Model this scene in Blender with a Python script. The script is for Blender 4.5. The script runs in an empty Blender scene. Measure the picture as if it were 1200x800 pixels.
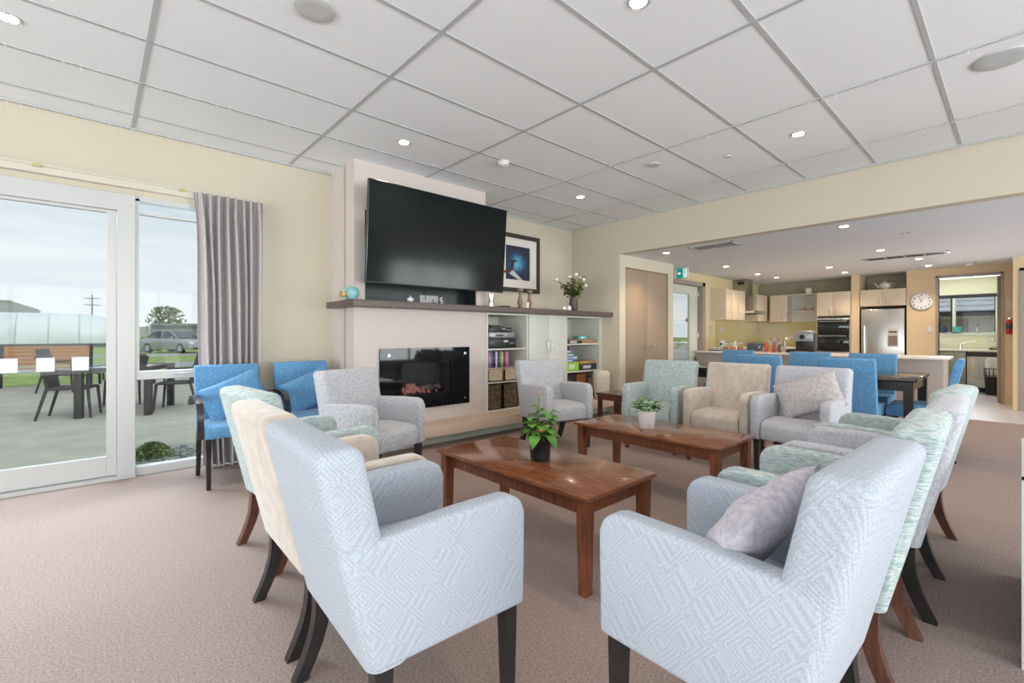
import bpy, bmesh, math, random
from mathutils import Vector, Matrix, Euler, noise
random.seed(7)
PI = math.pi
R = math.radians
scn = bpy.context.scene
COL = scn.collection

# ------------------------------------------------------------------ camera
YAW, FPX, HOR, EYE = R(47.834), 540.85, 391.4, 1.16
cam_d = bpy.data.cameras.new('camera'); cam = bpy.data.objects.new('camera', cam_d); COL.objects.link(cam)
cam.location = (0, 0, EYE); cam.rotation_euler = (R(90), 0, YAW - R(90))
cam_d.sensor_width = 36; cam_d.sensor_fit = 'HORIZONTAL'; cam_d.lens = 36 * FPX / 1200
cam_d.shift_y = (HOR - 400) / 1200
cam_d.clip_start = 0.05; cam_d.clip_end = 500
scn.camera = cam

# ------------------------------------------------------------------ exposure
scn.view_settings.view_transform = 'Standard'; scn.view_settings.look = 'None'
scn.view_settings.gamma = 1; scn.view_settings.use_curve_mapping = False
scn.view_settings.exposure = 0.36
scn.cycles.use_denoising = True
scn.cycles.max_bounces = 8; scn.cycles.diffuse_bounces = 4; scn.cycles.glossy_bounces = 4
scn.cycles.transparent_max_bounces = 12; scn.cycles.sample_clamp_indirect = 6
scn.cycles.caustics_reflective = False; scn.cycles.caustics_refractive = False

# ------------------------------------------------------------------ sky
W = bpy.data.worlds.new('sky'); scn.world = W; W.use_nodes = True
nt = W.node_tree; nt.nodes.clear()
def N(t, kind, **kw):
    n = t.nodes.new(kind)
    for k, v in kw.items():
        if k in n.inputs: n.inputs[k].default_value = v
        else: setattr(n, k, v)
    return n
o = N(nt, 'ShaderNodeOutputWorld'); bg = N(nt, 'ShaderNodeBackground'); bg.inputs['Strength'].default_value = .86
tc = N(nt, 'ShaderNodeTexCoord'); mp = N(nt, 'ShaderNodeMapping'); mp.inputs['Scale'].default_value = (1.6, 1.6, 9.0)
ns = N(nt, 'ShaderNodeTexNoise', Scale=1.3, Detail=6.0, Roughness=0.55)
rp = N(nt, 'ShaderNodeValToRGB'); rp.color_ramp.elements[0].position = .38; rp.color_ramp.elements[1].position = .62
rp.color_ramp.elements[0].color = (.50, .60, .70, 1); rp.color_ramp.elements[1].color = (.83, .87, .90, 1)
sx = N(nt, 'ShaderNodeSeparateXYZ'); gr = N(nt, 'ShaderNodeMapRange'); gr.inputs['From Min'].default_value = 0; gr.inputs['From Max'].default_value = .22
mx = N(nt, 'ShaderNodeMixRGB'); mx.inputs['Color1'].default_value = (.84, .87, .89, 1)
for a, b in ((tc.outputs['Generated'], mp.inputs[0]), (mp.outputs[0], ns.inputs['Vector']), (ns.outputs['Fac'], rp.inputs[0]),
             (tc.outputs['Generated'], sx.inputs[0]), (sx.outputs['Z'], gr.inputs['Value']), (gr.outputs[0], mx.inputs['Fac']),
             (rp.outputs[0], mx.inputs['Color2']), (mx.outputs[0], bg.inputs['Color']), (bg.outputs[0], o.inputs[0])):
    nt.links.new(a, b)

# ------------------------------------------------------------------ daylight through the windows behind and beside the camera, plus an added fill lamp at left
def area(name, loc, rot, sx_, sy_, power, color=(.95, .975, 1)):
    l = bpy.data.lights.new(name, 'AREA'); l.shape = 'RECTANGLE'; l.size = sx_; l.size_y = sy_; l.energy = power; l.color = color
    ob = bpy.data.objects.new(name, l); ob.location = loc; ob.rotation_euler = rot; COL.objects.link(ob); return ob
area('daylight_right', (1.2, -4.80, 1.25), (R(100), 0, 0), 7.4, 2.0, 310)                 # faces +Y, a little upwards as ground light does
area('daylight_back', (-4.80, .3, 1.27), (R(100), 0, R(-90)), 6.8, 2.0, 230)                # faces +X
area('daylight_far_right', (8.0, -4.80, 1.2), (R(100), 0, 0), 3.1, 1.8, 170)
area('added_fill_left', (-.1, 5.7, 2.95), (R(-60), 0, 0), 3.0, 1.2, 260, (.76, .89, 1)).data.spread = R(105)                      # lamp added out of view above the glazed door, supplements the sky light inside
sun_l = bpy.data.lights.new('sun', 'SUN'); sun_l.energy = 0.7; sun_l.angle = R(12); sun_l.color = (1, .97, .92)
sun_o = bpy.data.objects.new('sun', sun_l); sun_o.rotation_euler = (R(38), R(20), 0); sun_o.location = (0, 0, 20); COL.objects.link(sun_o)

# ------------------------------------------------------------------ pixel to place helpers (1200 x 800 frame)
_f = Vector((math.cos(YAW), math.sin(YAW), 0)); _r = Vector((math.sin(YAW), -math.cos(YAW), 0))
def _ray(x, y): return _f + _r * ((x - 600) / FPX) + Vector((0, 0, (HOR - y) / FPX))
def atX(x, y, X): d = _ray(x, y); p = d * (X / d.x); return Vector((p.x, p.y, p.z + EYE))
def atY(x, y, Y): d = _ray(x, y); p = d * (Y / d.y); return Vector((p.x, p.y, p.z + EYE))
def atZ(x, y, Z): d = _ray(x, y); p = d * ((Z - EYE) / d.z); return Vector((p.x, p.y, Z))

# ------------------------------------------------------------------ materials
MATS = {}
def mat(name, col=(.8, .8, .8), rough=.6, metal=0, emit=None, estr=1, spec=.5, noise_amt=0, nscale=30, bump=0, bscale=200, stretch=(1, 1, 1), col2=None, sheen=0, coat=0, lo=.35, hi=.65):
    m = bpy.data.materials.new(name); m.use_nodes = True; MATS[name] = m
    t = m.node_tree; b = t.nodes['Principled BSDF']
    b.inputs['Base Color'].default_value = (*col, 1); b.inputs['Roughness'].default_value = rough; b.inputs['Metallic'].default_value = metal
    b.inputs['Specular IOR Level'].default_value = spec
    if sheen: b.inputs['Sheen Weight'].default_value = sheen; b.inputs['Sheen Roughness'].default_value = .5
    if coat: b.inputs['Coat Weight'].default_value = coat; b.inputs['Coat Roughness'].default_value = .06
    if emit: b.inputs['Emission Color'].default_value = (*emit, 1); b.inputs['Emission Strength'].default_value = estr
    tcn = N(t, 'ShaderNodeTexCoord'); mpn = N(t, 'ShaderNodeMapping'); mpn.inputs['Scale'].default_value = stretch
    t.links.new(tcn.outputs['Object'], mpn.inputs[0])
    if noise_amt or col2:
        n = N(t, 'ShaderNodeTexNoise', Scale=nscale, Detail=4.0, Roughness=.6); t.links.new(mpn.outputs[0], n.inputs['Vector'])
        r = N(t, 'ShaderNodeValToRGB'); r.color_ramp.elements[0].position = lo; r.color_ramp.elements[1].position = hi
        c2 = col2 or tuple(min(1, c * (1 + noise_amt)) for c in col); c1 = col if col2 else tuple(c * (1 - noise_amt) for c in col)
        r.color_ramp.elements[0].color = (*c1, 1); r.color_ramp.elements[1].color = (*c2, 1)
        t.links.new(n.outputs['Fac'], r.inputs[0]); t.links.new(r.outputs[0], b.inputs['Base Color'])
    if bump:
        n2 = N(t, 'ShaderNodeTexNoise', Scale=bscale, Detail=3.0); t.links.new(mpn.outputs[0], n2.inputs['Vector'])
        bp = N(t, 'ShaderNodeBump', Strength=bump, Distance=.004); t.links.new(n2.outputs['Fac'], bp.inputs['Height']); t.links.new(bp.outputs[0], b.inputs['Normal'])
    return m
def fabric_hex(name, c1, c2, scale=11):
    """woven upholstery with a maze of thin geometric lines"""
    m = mat(name, c1, .92, spec=.15, sheen=.1); t = m.node_tree; b = t.nodes['Principled BSDF']
    tcn = N(t, 'ShaderNodeTexCoord')
    mph = N(t, 'ShaderNodeMapping'); mph.inputs['Rotation'].default_value = (.5, .6, .4); t.links.new(tcn.outputs['Object'], mph.inputs[0])
    v = N(t, 'ShaderNodeTexVoronoi', Scale=scale, Randomness=.5); v.feature = 'F1'; v.distance = 'CHEBYCHEV'; t.links.new(mph.outputs[0], v.inputs['Vector'])
    mul = N(t, 'ShaderNodeMath', operation='MULTIPLY'); mul.inputs[1].default_value = 62; t.links.new(v.outputs['Distance'], mul.inputs[0])
    sn = N(t, 'ShaderNodeMath', operation='SINE'); t.links.new(mul.outputs[0], sn.inputs[0])
    n = N(t, 'ShaderNodeTexNoise', Scale=330.0, Detail=2.0); t.links.new(tcn.outputs['Object'], n.inputs['Vector'])
    ad = N(t, 'ShaderNodeMath', operation='MULTIPLY_ADD'); ad.inputs[1].default_value = .085; t.links.new(sn.outputs[0], ad.inputs[0]); t.links.new(n.outputs['Fac'], ad.inputs[2])
    r = N(t, 'ShaderNodeValToRGB'); r.color_ramp.elements[0].position = .32; r.color_ramp.elements[1].position = .68
    r.color_ramp.elements[0].color = (*c1, 1); r.color_ramp.elements[1].color = (*c2, 1)
    t.links.new(ad.outputs[0], r.inputs[0]); t.links.new(r.outputs[0], b.inputs['Base Color'])
    bp = N(t, 'ShaderNodeBump', Strength=.18, Distance=.003); t.links.new(ad.outputs[0], bp.inputs['Height']); t.links.new(bp.outputs[0], b.inputs['Normal'])
    return m
def fabric_streak(name, c1, c2, stretch=(18, 18, 160), lo=.38, hi=.62, sheen=.2):
    m = mat(name, c1, .95, spec=.15, sheen=sheen); t = m.node_tree; b = t.nodes['Principled BSDF']
    tcn = N(t, 'ShaderNodeTexCoord'); mp_ = N(t, 'ShaderNodeMapping'); mp_.inputs['Scale'].default_value = stretch
    t.links.new(tcn.outputs['Object'], mp_.inputs[0])
    n = N(t, 'ShaderNodeTexNoise', Scale=1.0, Detail=4.0, Roughness=.65); t.links.new(mp_.outputs[0], n.inputs['Vector'])
    r = N(t, 'ShaderNodeValToRGB'); r.color_ramp.elements[0].position = lo; r.color_ramp.elements[1].position = hi
    r.color_ramp.elements[0].color = (*c1, 1); r.color_ramp.elements[1].color = (*c2, 1)
    t.links.new(n.outputs['Fac'], r.inputs[0]); t.links.new(r.outputs[0], b.inputs['Base Color'])
    bp = N(t, 'ShaderNodeBump', Strength=.25, Distance=.003); t.links.new(n.outputs['Fac'], bp.inputs['Height']); t.links.new(bp.outputs[0], b.inputs['Normal'])
    return m
def glass_mat(name, tint=(1, 1, 1), refl=.3):
    m = bpy.data.materials.new(name); m.use_nodes = True; t = m.node_tree; t.nodes.clear(); MATS[name] = m
    o_ = N(t, 'ShaderNodeOutputMaterial'); mi = N(t, 'ShaderNodeMixShader'); tr = N(t, 'ShaderNodeBsdfTransparent'); tr.inputs[0].default_value = (*tint, 1)
    gl = N(t, 'ShaderNodeBsdfGlossy'); gl.inputs['Roughness'].default_value = 0.02
    fr = N(t, 'ShaderNodeFresnel', IOR=1.35); mu = N(t, 'ShaderNodeMath', operation='MULTIPLY'); mu.inputs[1].default_value = refl
    t.links.new(fr.outputs[0], mu.inputs[0]); t.links.new(mu.outputs[0], mi.inputs[0]); t.links.new(tr.outputs[0], mi.inputs[1]); t.links.new(gl.outputs[0], mi.inputs[2]); t.links.new(mi.outputs[0], o_.inputs[0])
    return m
def brick_mat(name, c1, c2, mortar, scale, bw=.5, bh=.25, ms=.02, rough=.7, axis=None):
    m = mat(name, c1, rough); t = m.node_tree; b = t.nodes['Principled BSDF']
    tcn = N(t, 'ShaderNodeTexCoord'); mp_ = N(t, 'ShaderNodeMapping')
    if axis: mp_.inputs['Rotation'].default_value = axis
    br = N(t, 'ShaderNodeTexBrick', Scale=scale); br.inputs['Color1'].default_value = (*c1, 1); br.inputs['Color2'].default_value = (*c2, 1); br.inputs['Mortar'].default_value = (*mortar, 1)
    br.inputs['Brick Width'].default_value = bw; br.inputs['Row Height'].default_value = bh; br.inputs['Mortar Size'].default_value = ms
    t.links.new(tcn.outputs['Object'], mp_.inputs[0]); t.links.new(mp_.outputs[0], br.inputs['Vector']); t.links.new(br.outputs['Color'], b.inputs['Base Color'])
    return m

m_wall = mat('cream_paint', (.64, .585, .47), .75, spec=.2, bump=.03, bscale=300)
m_chim = mat('pinkish_plaster', (.68, .60, .56), .8, spec=.2, bump=.12, bscale=40)
m_kwall = mat('kitchen_paint', (.70, .55, .36), .7, spec=.2)
m_kwall_y = mat('olive_yellow_paint', (.70, .60, .36), .7, spec=.2)
m_niche = mat('nook_grey_green', (.38, .35, .25), .8)
m_ceil = mat('ceiling_tile_white', (.90, .925, .95), .85, spec=.15, bump=.05, bscale=260)
m_lowceil = mat('plaster_ceiling', (.80, .835, .89), .8, spec=.2)
m_bar = mat('ceiling_grid_grey', (.50, .51, .52), .6)
m_carpet = mat('carpet_taupe', (.235, .17, .146), .97, spec=.1, col2=(.50, .40, .365), nscale=120, bump=.8, bscale=330, lo=.28, hi=.72)
m_vinyl = mat('pale_vinyl', (.52, .50, .52), .28, noise_amt=.05, nscale=3)
m_white = mat('white_powdercoat', (.57, .58, .575), .4)
m_black = mat('black_gap', (.012, .012, .012), .6)
m_glass = glass_mat('window_glass', (.97, .985, .98))
m_frost = mat('frosted_film', (.78, .82, .84), .7)
m_taupe = mat('door_taupe', (.38, .29, .21), .5, spec=.3)
m_frame = mat('door_frame_grey', (.33, .29, .25), .45)
m_chrome = mat('chrome', (.75, .75, .76), .18, metal=1)
m_steel = mat('brushed_steel', (.62, .62, .60), .3, metal=1, noise_amt=.05, nscale=60, stretch=(1, 1, .02))
m_cab = mat('cabinet_pale_green_white', (.70, .70, .62), .5)
m_shelfdark = mat('mantel_grey_brown', (.115, .085, .075), .42, noise_amt=.12, nscale=18, stretch=(1, 8, 8))
m_wood = mat('cherry_wood', (.15, .045, .019), .17, col2=(.28, .098, .038), nscale=9, stretch=(6, .9, 6), spec=.5, coat=.25)
m_woodleg = mat('cherry_wood_leg', (.13, .04, .018), .3, col2=(.24, .078, .034), nscale=9, stretch=(7, 7, .8))
m_legblack = mat('black_stained_leg', (.018, .016, .016), .35, noise_amt=.3, nscale=12)
m_legbrown = mat('brown_stained_leg', (.08, .03, .02), .35, col2=(.14, .055, .035), nscale=10, stretch=(6, 6, .8))
m_dark = mat('espresso_wood', (.022, .018, .018), .22, noise_amt=.2, nscale=14)
m_steelback = mat('dark_plastic', (.02, .02, .022), .45)
m_screen = mat('tv_screen', (.006, .009, .010), .12, spec=.22)
m_fireglass = mat('black_glass', (.006, .008, .010), .04, spec=.3)
f_hex = fabric_hex('hex_line_grey_fabric', (.34, .38, .445), (.50, .54, .605))
f_grey = fabric_streak('grey_chenille', (.38, .39, .425), (.60, .61, .645), (110, 110, 60))
f_teal = fabric_streak('teal_tweed', (.25, .365, .385), (.60, .64, .62), (34, 34, 230), .37, .63)
f_beige = fabric_streak('beige_velvet', (.47, .405, .34), (.645, .57, .50), (14, 14, 14), .3, .7, .5)
f_lav = fabric_streak('lavender_grey_fabric', (.42, .43, .475), (.58, .59, .64), (120, 120, 70))
f_lilac = fabric_streak('lilac_cushion_fabric', (.40, .37, .43), (.56, .53, .58), (45, 45, 45))
f_pillow = fabric_streak('stone_cushion_fabric', (.44, .41, .42), (.60, .57, .57), (50, 50, 50))
f_blue = fabric_streak('blue_linen', (.09, .25, .47), (.145, .345, .58), (60, 60, 60))
f_curt = mat('curtain_mauve_grey', (.50, .465, .465), .85, spec=.2, noise_amt=.06, nscale=40, sheen=.2)
m_leaf = mat('leaf_green', (.05, .20, .025), .45, col2=(.16, .36, .06), nscale=20)
m_leaf2 = mat('leaf_olive', (.08, .11, .03), .5, col2=(.27, .31, .09), nscale=20)
m_stem = mat('stem_green', (.12, .25, .06), .6)
m_orange = mat('petal_orange', (.85, .38, .06), .6)
m_yellow = mat('petal_yellow', (.85, .75, .25), .6)
m_wpetal = mat('petal_white', (.85, .83, .76), .6)
m_soil = mat('soil', (.04, .03, .02), .9)
m_ceramic = mat('white_ceramic', (.82, .82, .82), .25)
m_cream_cer = mat('cream_ceramic', (.74, .68, .58), .35)
m_teal_cer = mat('turquoise_glaze', (.25, .52, .56), .3)
m_gold = mat('old_gold', (.55, .38, .16), .4, metal=.6)
m_kcab = mat('peach_laminate', (.68, .57, .43), .45, noise_amt=.03, nscale=8)
m_isl = mat('island_taupe_panel', (.43, .37, .33), .5)
m_bench = mat('bench_white', (.76, .72, .66), .3)
m_splash = mat('olive_glass_splashback', (.56, .49, .25), .07, spec=.6)
m_oven = mat('oven_black_glass', (.015, .018, .02), .06)
m_lamp = mat('lamp_glow', (1, .9, .8), .5, emit=(1, .84, .68), estr=18)
m_concrete = mat('concrete_patio', (.40, .39, .33), .85, noise_amt=.1, nscale=2.5)
m_grass = mat('lawn_grass', (.19, .27, .06), .9, col2=(.31, .40, .12), nscale=3)
m_road = mat('asphalt', (.33, .34, .35), .9)
m_gravel = mat('grey_pebbles', (.15, .16, .15), .9, col2=(.42, .43, .40), nscale=35)

# ------------------------------------------------------------------ mesh builder
class MB:
    def __init__(s): s.bm = bmesh.new()
    def _add(s, bm2, M=None):
        if M is not None: bm2.transform(M)
        me = bpy.data.meshes.new('t'); bm2.to_mesh(me); bm2.free(); s.bm.from_mesh(me); bpy.data.meshes.remove(me); return s
    def box(s, x0, x1, y0, y1, z0, z1, bev=0, seg=2, M=None):
        b = bmesh.new(); bmesh.ops.create_cube(b, size=1)
        bmesh.ops.scale(b, vec=(abs(x1 - x0), abs(y1 - y0), abs(z1 - z0)), verts=b.verts)
        bmesh.ops.translate(b, vec=((x0 + x1) / 2, (y0 + y1) / 2, (z0 + z1) / 2), verts=b.verts)
        if bev: bmesh.ops.bevel(b, geom=b.edges[:], offset=bev, segments=seg, profile=.5, affect='EDGES')
        return s._add(b, M)
    def prism(s, pts, a0, a1, axis='Y', bev=0, seg=3, M=None):
        """pts (u,v) outline: axis Y -> (x,z); axis X -> (y,z); axis Z -> (x,y)"""
        b = bmesh.new()
        def P(u, v, a): return {'Y': (u, a, v), 'X': (a, u, v), 'Z': (u, v, a)}[axis]
        v0 = [b.verts.new(P(u, v, a0)) for u, v in pts]; v1 = [b.verts.new(P(u, v, a1)) for u, v in pts]
        b.faces.new(v0[::-1]); b.faces.new(v1); n = len(pts)
        for i in range(n): b.faces.new((v0[i], v0[(i + 1) % n], v1[(i + 1) % n], v1[i]))
        bmesh.ops.recalc_face_normals(b, faces=b.faces[:])
        if bev: bmesh.ops.bevel(b, geom=[e for e in b.edges if e.calc_face_angle(0) > .3], offset=bev, segments=seg, profile=.5, affect='EDGES', clamp_overlap=True)
        return s._add(b, M)
    def soft(s, pts, a0, a1, off, seg, keep):
        """prism along Y with its edges rounded, except edges lying wholly below height keep"""
        b = bmesh.new(); v0 = [b.verts.new((u, a0, v)) for u, v in pts]; v1 = [b.verts.new((u, a1, v)) for u, v in pts]; n = len(pts)
        b.faces.new(v0[::-1]); b.faces.new(v1)
        for i in range(n): b.faces.new((v0[i], v0[(i + 1) % n], v1[(i + 1) % n], v1[i]))
        bmesh.ops.recalc_face_normals(b, faces=b.faces[:])
        bmesh.ops.bevel(b, geom=[e for e in b.edges if max(v.co.z for v in e.verts) > keep], offset=off, segments=seg, profile=.5, affect='EDGES', clamp_overlap=True)
        return s._add(b)
    def lathe(s, prof, c=(0, 0, 0), seg=24, M=None, cap=True):
        b = bmesh.new(); rings = []
        for r_, z in prof: rings.append([b.verts.new((c[0] + r_ * math.cos(2 * PI * k / seg), c[1] + r_ * math.sin(2 * PI * k / seg), c[2] + z)) for k in range(seg)])
        for i in range(len(rings) - 1):
            for k in range(seg):
                b.faces.new((rings[i][k], rings[i][(k + 1) % seg], rings[i + 1][(k + 1) % seg], rings[i + 1][k]))
        if cap: b.faces.new(rings[0][::-1]); b.faces.new(rings[-1])
        bmesh.ops.recalc_face_normals(b, faces=b.faces[:])
        return s._add(b, M)
    def cyl(s, c, r, h, axis='Z', seg=20, r2=None, M=None):
        b = bmesh.new(); bmesh.ops.create_cone(b, cap_ends=True, segments=seg, radius1=r, radius2=r if r2 is None else r2, depth=h)
        rot = {'Z': Matrix(), 'X': Matrix.Rotation(R(90), 4, 'Y'), 'Y': Matrix.Rotation(R(-90), 4, 'X')}[axis]
        b.transform(Matrix.Translation(c) @ rot); return s._add(b, M)
    def ball(s, c, r, sc=(1, 1, 1), sub=2, M=None):
        b = bmesh.new(); bmesh.ops.create_icosphere(b, subdivisions=sub, radius=r); bmesh.ops.scale(b, vec=sc, verts=b.verts)
        bmesh.ops.translate(b, vec=c, verts=b.verts); return s._add(b, M)
    def tube(s, pts, r, seg=8, closed=False, M=None):
        b = bmesh.new(); pts = [Vector(p) for p in pts]; n = len(pts); rings = []
        rr = r if isinstance(r, (list, tuple)) else [r] * n
        up = Vector((0, 0, 1))
        for i, p in enumerate(pts):
            d = (pts[min(i + 1, n - 1)] - pts[max(i - 1, 0)]).normalized()
            a = d.cross(up) if abs(d.z) < .95 else d.cross(Vector((1, 0, 0))); a.normalize(); c_ = a.cross(d)
            rings.append([b.verts.new(p + (a * math.cos(2 * PI * k / seg) + c_ * math.sin(2 * PI * k / seg)) * rr[i]) for k in range(seg)])
        for i in range(n - 1):
            for k in range(seg): b.faces.new((rings[i][k], rings[i][(k + 1) % seg], rings[i + 1][(k + 1) % seg], rings[i + 1][k]))
        b.faces.new(rings[0][::-1]); b.faces.new(rings[-1]); bmesh.ops.recalc_face_normals(b, faces=b.faces[:])
        return s._add(b, M)
    def bar(s, a, b_, w, h, w2=None, h2=None, M=None, bev=0):
        """square section strut from a to b, w across (horizontal), h the other way, optional taper"""
        b = bmesh.new(); a = Vector(a); c = Vector(b_); d = (c - a).normalized()
        s1 = d.cross(Vector((0, 0, 1))) if abs(d.z) < .9 else Vector((0, 1, 0)); s1 = (s1 - d * s1.dot(d)).normalized(); s2 = s1.cross(d)
        w2 = w2 or w; h2 = h2 or h; V = []
        for p, ww, hh in ((a, w, h), (c, w2, h2)):
            for i, j in ((-1, -1), (1, -1), (1, 1), (-1, 1)): V.append(b.verts.new(p + s1 * (ww / 2 * i) + s2 * (hh / 2 * j)))
        for q in ((0, 1, 2, 3), (4, 5, 6, 7), (0, 1, 5, 4), (1, 2, 6, 5), (2, 3, 7, 6), (3, 0, 4, 7)): b.faces.new([V[i] for i in q])
        bmesh.ops.recalc_face_normals(b, faces=b.faces[:])
        if bev: bmesh.ops.bevel(b, geom=b.edges[:], offset=bev, segments=2, profile=.5, affect='EDGES')
        return s._add(b, M)
    def sheet(s, P, M=None, thick=0):
        """P grid of points -> quads (optionally given a thickness along normals)"""
        b = bmesh.new(); V = [[b.verts.new(p) for p in row] for row in P]
        for i in range(len(P) - 1):
            for j in range(len(P[0]) - 1): b.faces.new((V[i][j], V[i + 1][j], V[i + 1][j + 1], V[i][j + 1]))
        if thick:
            bmesh.ops.recalc_face_normals(b, faces=b.faces[:]); b.normal_update()
            bmesh.ops.solidify(b, geom=b.faces[:], thickness=thick)
        return s._add(b, M)
    def build(s, name, m, parent=None, smooth=True, ang=40, loc=None):
        me = bpy.data.meshes.new(name); bm = s.bm
        bm.normal_update()
        if smooth:
            for f in bm.faces: f.smooth = True
            for e in bm.edges:
                if len(e.link_faces) == 2 and e.calc_face_angle(0) > R(ang): e.smooth = False
        bm.to_mesh(me); bm.free(); me.materials.append(m)
        ob = bpy.data.objects.new(name, me); COL.objects.link(ob)
        if parent is not None: ob.parent = parent
        if loc is not None:
            me.transform(Matrix.Translation(-Vector(loc))); ob.location = loc
        return ob
def tag(o_, label, cat, group=None, kind=None):
    o_['label'] = label; o_['category'] = cat
    if group: o_['group'] = group
    if kind: o_['kind'] = kind
    return o_
def thing(name, label, cat, loc=(0, 0, 0), rz=0, group=None):
    o_ = bpy.data.objects.new(name, None); COL.objects.link(o_); o_.empty_display_size = .1
    o_.location = loc; o_.rotation_euler = (0, 0, rz); return tag(o_, label, cat, group)
def struct(o_): o_['kind'] = 'structure'; return o_
def dup(root, loc, rz=None, label=None, group=None):
    c = root.copy(); COL.objects.link(c); c.location = loc
    if rz is not None: c.rotation_euler = (0, 0, rz)
    if label: c['label'] = label
    if group: c['group'] = group
    def rec(a, b):
        for ch in list(a.children):
            d = ch.copy(); COL.objects.link(d); d.parent = b; rec(ch, d)
    rec(root, c); return c
def wall_holes(mb, axis, a0, a1, u0, u1, z0, z1, holes):
    """slab with rectangular openings; axis 'Y': slab between y=a0..a1, u=x; axis 'X': u=y"""
    us = sorted({u0, u1, *[h[0] for h in holes], *[h[1] for h in holes]}); zs = sorted({z0, z1, *[h[2] for h in holes], *[h[3] for h in holes]})
    for i in range(len(us) - 1):
        j = 0
        while j < len(zs) - 1:
            def solid(j_):
                cu, cz = (us[i] + us[i + 1]) / 2, (zs[j_] + zs[j_ + 1]) / 2
                return not any(h[0] < cu < h[1] and h[2] < cz < h[3] for h in holes)
            if not solid(j): j += 1; continue
            k = j
            while k + 1 < len(zs) - 1 and solid(k + 1): k += 1
            if axis == 'Y': mb.box(us[i], us[i + 1], a0, a1, zs[j], zs[k + 1])
            else: mb.box(a0, a1, us[i], us[i + 1], zs[j], zs[k + 1])
            j = k + 1
    return mb
# ================================================================== THE SETTING
CEIL, LOW = 2.84, 2.335
XB = 5.70
YL = 4.86
struct(MB().box(-4.7, 8.85, -4.7, 5.0, -.1, 0).build('floor', m_carpet))
struct(MB().box(8.85, 13.9, -4.7, 5.0, -.1, 0).build('floor', m_vinyl))
struct(MB().box(-4.7, XB + .1, -4.7, 5.0, CEIL, CEIL + .1).build('ceiling', m_ceil))
struct(MB().box(XB + .15, 13.9, -4.7, 5.0, LOW, LOW + .1).build('ceiling', m_lowceil))
g = MB()
for k in range(-9, 8):
    y = .363 + .6 * k
    if -4.6 < y < 4.7: g.box(-4.6, XB, y - .012, y + .012, CEIL - .004, CEIL + .002)
for k in range(-5, 5):
    x = .235 + 1.197 * k
    if -4.6 < x < XB: g.box(x - .013, x + .013, -4.6, YL, CEIL - .005, CEIL + .002)
g.box(-4.6, XB, YL - .022, YL, CEIL - .02, CEIL); g.box(XB - .022, XB, -4.6, YL, CEIL - .02, CEIL)
struct(g.build('trim_1', m_bar, smooth=False))
# left wall with the door opening
g = MB(); wall_holes(g, 'Y', YL, YL + .14, -4.7, XB + .2, 0, CEIL, [(-1.35, 1.12, 0, 2.29)])
struct(g.build('wall_left', m_wall, smooth=False))
# chimney breast with television niche and firebox opening
g = MB(); wall_holes(g, 'Y', 4.28, 4.50, 1.842, 3.45, 0, CEIL, [(1.95, 3.312, 1.48, 2.37), (2.32, 2.96, .50, .88)])
g.box(1.842, 3.45, 4.52, YL, 0, CEIL); g.box(1.842, 1.94, 4.49, 4.53, 0, CEIL); g.box(3.32, 3.45, 4.49, 4.53, 0, CEIL)
struct(g.build('wall_fireplace', m_chim, smooth=False))
g = MB(); g.box(1.951, 3.311, 4.49, 4.515, 1.48, 2.37)
for a in (1.951, 3.301): g.box(a, a + .01, 4.285, 4.49, 1.48, 2.37)
g.box(1.951, 3.311, 4.285, 4.49, 2.36, 2.37); g.box(1.951, 3.311, 4.285, 4.49, 1.481, 1.484)
struct(g.build('trim_2', mat('niche_black_lining', (.012, .022, .024), .35)))
# bulkhead wall and opening
g = MB(); g.box(XB, XB + .15, 3.95, YL, 0, CEIL); g.box(XB, XB + .15, -4.7, 3.95, LOW, CEIL)
struct(g.build('wall_bulkhead', m_wall, smooth=False))
g = MB(); wall_holes(g, 'Y', 3.95, 4.10, XB + .15, 7.25, 0, LOW, [(5.79 + .06, 7.08, 0, 2.16)]); g.box(7.10, 7.25, 4.10, 4.25, 0, LOW)
struct(g.build('wall_passage', m_wall, smooth=False))
g = MB(); wall_holes(g, 'Y', 4.25, 4.40, 7.10, 12.0, 0, LOW, [(7.45, 9.05, 0, 2.18)])
struct(g.build('wall_kitchen_left', m_kwall_y, smooth=False))
g = MB(); wall_holes(g, 'X', 11.2, 11.35, -4.6, 1.435, 0, LOW, [(.235, 1.0, 0, 2.165)])
g.box(11.35, 11.85, 1.40, 1.435, 0, LOW); g.box(11.2, 11.85, 2.15, 2.283, 0, LOW)
struct(g.build('wall_clock', m_kwall, smooth=False))
struct(MB().box(11.85, 12.0, 1.40, 4.4, 0, LOW).build('wall_kitchen_back', m_niche, smooth=False))
struct(MB().box(10.4, 11.2, -4.6, .09, 0, LOW).build('wall_closet', m_kwall, smooth=False))
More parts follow.
